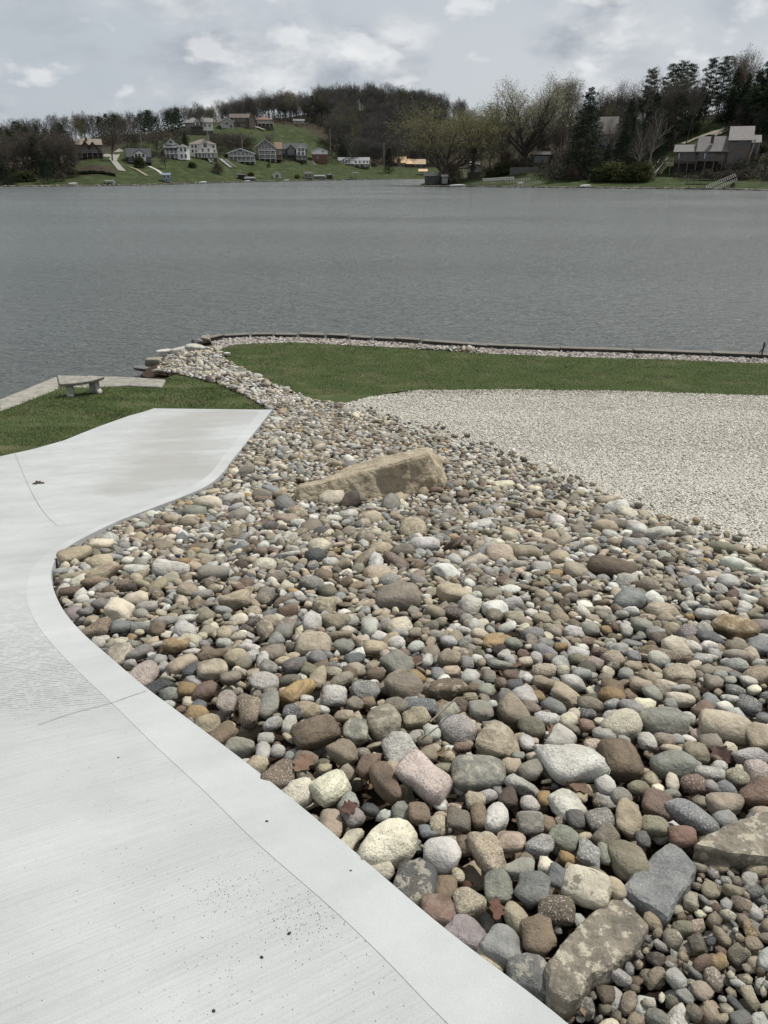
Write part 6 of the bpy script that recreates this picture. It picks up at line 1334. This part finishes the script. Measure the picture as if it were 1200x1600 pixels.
shed('small dark open boathouse beside the olive shrubs', 376, 278, 11, 273.5, 271.5, (.03, .03, .032), (.05, .05, .05), kind='e', dY=7); shed('low grey boat shelter at the waterline below the balconied house', 389, 283, 16, 279, 277, (.09, .09, .092), (.14, .14, .14), kind='e', dY=2)
shed('brown boathouse with dark openings on the left shore', 481, 279.5, 12, 271.5, 269, (.12, .09, .075), (.10, .085, .075), kind='e', wins=((478, 275, 1.3, 1.4, False), (484, 275, 1.3, 1.4, False)), dY=4); shed('long grey dock shed right of the brown boathouse', 499, 281, 15, 275.5, 274, (.17, .17, .165), (.2, .2, .2), kind='e', dY=2)
shed('dark hipped-roof gazebo on the shore right of the grey dock shed', 514.5, 279, 9, 273.5, 270.5, (.05, .05, .05), (.085, .085, .09), kind='h', dY=4); shed('white open boat shelter near the arched-window house', 555.5, 277, 10, 270.5, 269, (.5, .5, .5), (.5, .5, .5), dY=3, open_=True, cat='shelter', name='shelter', d=4)
shed('white open canopy frame on the shore below the timber house', 168, 289, 11, 283, 282, (.55, .55, .55), (.5, .5, .5), dY=1.5, open_=True, cat='shelter', name='shelter'); shed('weathered dark boathouse with a white-doored end at the headland tip', 682, 286, 36, 275, 270, (.085, .08, .075), (.10, .097, .093), near=True, kind='e', d=5, dY=6, wins=((672, 280, 2.2, 1.6, False), (682, 280, 1.6, 1.4, False)), frame=(.10, .10, .095))
shed('narrow pale grey shed door beside the headland boathouse', 695.5, 286, 9, 276, 273, (.22, .225, .23), (.12, .12, .12), near=True, kind='e', d=3, dY=3)
h = House('old terrace shed with light roof edge left of the big spruce', 845, 262, near=True, dY=40, cat='shed', name='shed'); h.block(832, 858, 262, 242, 5, hm((.06, .054, .048)), hm((.075, .07, .066)), 's', 237, over=.3)
for p in (838, 845, 852): h.win(p, 249, 1.6, 2.0, frame=(.16, .15, .14))
h = House('low dry-stone terrace wall under the tallest bare tree', 822, 268, near=True, dY=33, cat='wall', name='terrace_wall')
h.part('stone_course', MB().box(h.x(797), h.x(842), 0, .8, -1.5, h.h(262)), hm((.13, .125, .12)))
for i in range(14): x = h.x(799+i*3); h.part('cap_stone', MB().box(x, x+.55, -.06, .86, h.h(262)+.003, h.h(262)+.14+.05*(i % 3)), hm((.17, .165, .155)))
# ---- drives, paths, steps
def path(pts, w, label, c, near=False, name='path', thick=.12):
    P = []
    for px, row in pts:
        X, Y, z = gfrow(px, row, near); P.append(Vector((X, Y, 0)))
    Q = []; hh = hN if near else hF
    for a, b in zip(P, P[1:]): Q += [a+(b-a)*k/6 for k in range(6)]
    Q.append(P[-1]); V = []
    for i, q in enumerate(Q):
        d = (Q[min(i+1, len(Q)-1)]-Q[max(i-1, 0)]).normalized(); n_ = Vector((-d.y, d.x, 0))
        for s_ in (-1, 1):
            v = q+n_*w*s_/2; px = v.x/v.y*1270+600; V.append((v.x, v.y, hh(px, v.y)+.28))
    Fc = [(2*i, 2*i+1, 2*i+3, 2*i+2) for i in range(len(Q)-1)]; me = npmesh(name, V, Fc, hm(c)); tag(link(name, me), kind='structure')
path([(190, 268), (178, 251), (186, 240), (199, 228), (204, 221)], 3.0, '', (.22, .21, .185)); path([(165, 246), (172, 242), (178, 247)], 3, '', (.22, .21, .185)); path([(203, 262), (213, 266), (228, 276)], 1.4, '', (.19, .165, .12)); path([(233, 261), (246, 268), (254, 275)], 1.6, '', (.36, .35, .32))
path([(400, 197), (408, 200), (417, 203)], 3.5, '', (.26, .22, .19)); path([(1060, 226), (1078, 218), (1100, 210), (1120, 205)], 2.0, '', (.22, .20, .14), True); path([(1104, 212), (1128, 202), (1152, 195)], 3.6, '', (.14, .125, .095), True)
def stairs(label, p0, r0, p1, r1, w, c, near=False, n=14, rails=True):
    a = Vector(gfrow(p0, r0, near)); b = Vector(gfrow(p1, r1, near)); b.z = zrow(r1, b.y); a.z = zrow(r0, a.y)
    o = empty('stairs', a, label, 'stairs'); d = b-a; hz_ = Vector((d.x, d.y, 0)).normalized(); nn = Vector((-hz_.y, hz_.x, 0)); m = MB()
    for i in range(n):
        p = d*(i/n); q = d*((i+1)/n); c4 = [p-nn*w/2, q-nn*w/2, q+nn*w/2, p+nn*w/2]; z0 = p.z; m.add([(v.x, v.y, z0+.15) for v in c4]+[(v.x, v.y, z0+.30) for v in c4], [(0, 3, 2, 1), (4, 5, 6, 7), (0, 1, 5, 4), (1, 2, 6, 5), (2, 3, 7, 6), (3, 0, 4, 7)])
    m.build('tread', hm(c), o)
    for s_ in ((-1, 1) if rails else ()):
        q = MB(); q.bar(nn*s_*(w/2+.1)+Vector((0, 0, 1.2)), d+nn*s_*(w/2+.1)+Vector((0, 0, 1.2)), .11, 4)
        for i in range(5): p = d*(i/4)+nn*s_*(w/2+.1); q.bar(p+Vector((0, 0, -.3)), p+Vector((0, 0, 1.2)), .06, 4)
        q.build('handrail', hm(c), o)
stairs('white stair with railings below the cream house', 331, 254, 326, 244, 1.6, (.6, .6, .58)); stairs('long white stair running down beside the low white gable house', 361, 262, 345, 248, 1.8, (.62, .62, .6), n=22, rails=False); stairs('long pale stair just right of the white one beside the gable house', 368, 262, 353, 249, 1.4, (.40, .38, .34), n=22, rails=False)
stairs('pale stair running down right of the tall tan gable house', 453, 260, 441, 249, 1.8, (.42, .40, .37), n=18, rails=False); stairs('white curved slide-like stair left of the brick house', 492, 259, 487, 250, 1.8, (.6, .6, .6), n=10, rails=False); stairs('white-railed stair down from the wooden deck', 1017, 280, 1036, 252, 2.0, (.42, .39, .34), near=True, n=20)
# ---- docks and boats along the far shores
def dock(label, px0, px1, row, d, c, near=False, dY=-4, legs=6, extra=None, name='dock'):
    pm = (px0+px1)/2; X, Y, _ = gf(pm, dY, near); k = Y/1270; z = max(.35, zrow(row, Y)); o = empty(name, (X, Y, 0), label, 'dock', None, -math.atan2(X, Y)); L = (px1-px0)*k
    o_ = MB().box(-L/2, L/2, 0, d, z-.16, z).build('deck', hm(c), o)
    for i in range(legs):
        x = -L/2+.1+(L-.2)*i/(legs-1); MB().bar((x, .1, -1.5), (x, .1, z+(.5 if i % 2 else -.17)), .08, 5).build('leg', hm((.10, .09, .08)), o)
    return o, z, L, k
dock('pale plank dock beside the blue boathouse', 240, 290, 286, 2.0, (.30, .28, .25), dY=-2, legs=8); dock('small white dock below the balconied house', 410, 424, 282.5, 1.8, (.45, .45, .44), dY=-3); dock('long low dock at the foot of the brown boathouse', 452, 510, 281.8, 2, (.22, .21, .20), dY=-2, legs=8); dock('grey dock below the white open shelter', 528, 568, 279, 2, (.24, .24, .235), dY=-2, legs=7)
dock('long grey floating dock reaching left from the headland tip', 624, 672, 289.5, 2.2, (.30, .295, .28), near=True, dY=-3, legs=7); dock('narrow wooden dock along the headland boathouse', 672, 712, 290, 1.6, (.24, .225, .20), near=True, dY=-2, legs=6)
def slat_dock(label, px0, r0, px1, r1, n, c, near=True, dY=2, w=1.6):
    """dock sections pulled ashore, leaning, with cross slats"""
    X0, Y0, _ = gf(px0, dY, near); X1, Y1, _ = gf(px1, dY+5, near); a = Vector((X0, Y0, zrow(r0, Y0))); b = Vector((X1, Y1, zrow(r1, Y1))); o = empty('dock_section', a, label, 'dock'); d = b-a; hz_ = Vector((d.x, d.y, 0)).normalized(); nn = Vector((-hz_.y, hz_.x, 0))*w/2+Vector((0, 0, .35))
    for s_ in (-1, 1): MB().bar(nn*s_, d+nn*s_, .07, 4).build('side_rail', hm(c), o)
    m = MB()
    for i in range(n): p = d*(i+.5)/n; m.bar(p-nn*1.05, p+nn*1.05, .055, 4)
    m.build('slats', hm(c), o)
slat_dock('row of white slats on a dock section hauled onto the headland', 755, 281, 805, 278, 20, (.55, .55, .53)); slat_dock('grey dock frame lying below the row of white slats', 738, 289, 790, 283, 12, (.20, .195, .185), dY=0); slat_dock('pale dock frame reaching the dark shrub at the headland', 790, 284, 830, 279, 10, (.32, .32, .31), dY=2); slat_dock('metal dock frame leaning down to the water right of the slats', 800, 292, 848, 284, 12, (.26, .26, .26), dY=-1)
slat_dock('brown pile of dock planks at the waterline below the slats', 735, 292, 775, 290, 9, (.12, .09, .075), dY=-1); slat_dock('long low grey dock frame at the water left of the white boat', 822, 293, 870, 291, 12, (.22, .2, .18), dY=-1); slat_dock('lower wooden frame at the right-hand ramp dock', 1078, 296, 1118, 294, 10, (.11, .10, .09), dY=-1); slat_dock('long pale boat ramp frame slanting down to the water', 1108, 293, 1152, 273, 16, (.36, .36, .35), dY=0, w=2.2); slat_dock('second ramp frame just below the long pale one', 1118, 297, 1156, 280, 14, (.26, .25, .25), dY=-2)
o, z, L, k = dock('dark ramp dock with a rail below the wooden house', 1076, 1118, 294, 2.4, (.085, .08, .075), near=True, dY=-3, legs=8)
dock('flat dark swim platform on the grass below the wooden house', 1078, 1110, 280, 2.4, (.10, .098, .10), near=True, dY=10, legs=4)
def boat(label, px, row, Lpx, c, near=False, dY=-3, cover=(.55, .55, .55), yaw=0):
    X, Y, zt = gf(px, dY, near); k = Y/1270; L = Lpx*k; w = L*.28; zb = max(zt, -.05); o = empty('boat', (X, Y, zb), label, 'boat', None, -math.atan2(X, Y)+R(yaw)); n = 12; V = []; Fc = []
    for i in range(n+1):
        t = i/n; s_ = (1-abs(2*t-.85)**2.6*.75) if t < .85 else max(.04, (1-t)/.15*.55); s_ = min(1, max(.05, s_)); x = (t-.5)*L; hh = .55+.22*t
        for j in range(7): a = pi*j/6; V.append((x, cos(a)*w/2*s_, hh-(sin(a)**.7)*hh*(.95 if t < .9 else .6)))
    for i in range(n):
        for j in range(6): Fc.append((7*i+j, 7*i+j+1, 7*(i+1)+j+1, 7*(i+1)+j))
    m = MB(); m.add(V, Fc); m.build('hull', hm(c, .4), o); V = []; Fc = []
    for i in range(n+1):
        t = i/n; s_ = (1-abs(2*t-.85)**2.6*.75) if t < .85 else max(.04, (1-t)/.15*.55); s_ = min(1, max(.05, s_)); x = (t-.5)*L; hh = .56+.22*t
        for j in range(5): a = pi*j/4; V.append((x, cos(a)*w/2*s_*1.03, hh+sin(a)*.22*s_))
    for i in range(n):
        for j in range(4): Fc.append((5*i+j, 5*i+j+1, 5*(i+1)+j+1, 5*(i+1)+j))
    m = MB(); m.add(V, Fc); m.build('cover', hm(cover, .5), o)
boat('small white covered boat on the shore left of the canopy frame', 110, 289, 14, (.5, .5, .5), dY=1); boat('white boat at the waterline right of the blue boathouse dock', 315, 284, 12, (.6, .6, .6), dY=-1, cover=(.6, .6, .6)); boat('white rowing boat at the bank below the big spruce', 918, 292, 17, (.62, .62, .6), near=True, dY=0, cover=(.62, .62, .6)); boat('long white skiff beside the headland boathouse', 716, 292, 24, (.5, .5, .5), near=True, dY=-3)
boat('white covered boat lying among the hauled-out docks', 815, 287, 9, (.6, .6, .6), near=True, dY=5, cover=(.62, .62, .62)); boat('small overturned white boat left of the timber house shore canopy', 174, 288, 6, (.5, .5, .5), dY=2)
boat('white boat in front of the low grey boat shelter', 385, 283, 10, (.5, .5, .5), dY=-2); boat('white boat tied by the dark twin-gable house shore', 447, 282, 9, (.5, .5, .5), dY=-1)
# dark hedge line on the lawn, cars by the timber house
for (p0, p1, r0, r1) in ((104, 178, 273, 276),):
    a = Vector(gfrow(p0, r0)); b = Vector(gfrow(p1, r1)); m = MB(); n = 30
    c = (a+b)/2; P_ = []
    for i in range(2600):
        t = rng.random(); q = a.lerp(b, t); px = q.x/q.y*1270+600; q = q+Vector((rng.normal(0, .15), rng.normal(0, .35), hF(px, q.y)-q.z+rng.uniform(0, .9))); P_.append(q-c)
    P_ = np.array([p[:] for p in P_])[:, None]+rng.normal(0, .22, (2600, 3, 3)); me = npmesh('hedge', P_.reshape(-1, 3), np.arange(7800).reshape(-1, 3), M_LEAF, np.tile((.028, .035, .02), (7800, 1))); tag(link('hedge', me, loc=c), 'low dark clipped hedge line crossing the lawn below the timber house', 'hedge')
# ---- utility poles and wires
POLES = []
def pole(label, px, base, top, near=False, lean=0.0, arm=True, dY=None):
    X, Y, z = gf(px, dY) if dY is not None else gfrow(px, base, near); H = zrow(top, Y)-z; o = empty('utility_pole', (X, Y, z-.2), label, 'utility pole'); M = hm((.30, .275, .235)); MB().bar((0, 0, 0), (lean*H, 0, H), .24, 6, .18).build('pole', M, o)
    if arm: MB().box(-1.1, 1.1, -.07, .07, H-1.0, H-.85).build('cross_arm', hm((.13, .115, .10)), o)
    POLES.append((X+lean*H, Y, z+H-.9)); return o
pole('tall thin leaning pole at the left corner of the timber house', 126, 246, 185, lean=-.03, arm=False); pole('utility pole rising above the small charcoal house', 226, 236, 192, lean=-.02); pole('utility pole behind the cream house', 329, 236, 203, dY=75); pole('utility pole behind the low white gable house', 381, 236, 212, dY=72); pole('utility pole behind the tall tan house', 426, 232, 208, dY=80); pole('pale utility pole at the right foot of the green field', 517, 240, 201, dY=95); pole('utility pole in front of the woods left of the cone evergreen', 600, 245, 223, dY=60)
for a, b in zip(POLES[1:], POLES[2:]):
    for k, dz in enumerate((0, -1.6)):
        a_ = Vector(a)+Vector((0, 0, dz)); b_ = Vector(b)+Vector((0, 0, dz)); m = MB(); prev = Vector((0, 0, 0))
        for i in range(1, 13): t = i/12; q = (b_-a_)*t-Vector((0, 0, 4*t*(1-t)*1.2)); m.bar(prev, q, .045, 3); prev = q
        w_ = m.build('power_line', hm((.12, .12, .12)), None); w_.location = a_
        tag(w_, ['upper', 'lower'][k]+' power line span '+['between the poles of the charcoal house and cream house', 'from the cream house pole to the white gable house pole', 'from the white gable house pole to the tan house pole', 'from the tan house pole to the green field pole', 'from the green field pole to the woods pole'][[i for i in range(1, len(POLES)-1) if POLES[i] == a][0]-1], 'wire')
# shoreline stones along the headland and left bank (too many to count)
def shore_rocks(regions):
    P = []
    for p0, p1, n, near in regions:
        for _ in range(n):
            px = random.uniform(p0, p1); X, Y, z = gf(px, random.uniform(-.8, .8), near); s_ = random.uniform(.15, .5); P.append(ico0[0]*np.array([s_*1.3, s_, s_*.6])*(1+rng.normal(0, .15, (12, 1)))+np.array([X, Y, max(z, 0)+.05]))
    n = len(P); V = np.vstack(P); Fa = (ico0[1][None]+(np.arange(n)*12)[:, None, None]).reshape(-1, 3); C = np.repeat(np.array([(.10, .09, .075), (.16, .15, .13), (.06, .05, .045), (.22, .2, .18)])[rng.integers(0, 4, n)], 12, 0)
    tag(link('shore_stones', npmesh('shore_stones', V, Fa, M_GRAV, C)), 'line of broken stones edging the far waterline', 'stones', None, 'stuff')
shore_rocks([(-100, 640, 900, False), (662, 1300, 1300, True)])
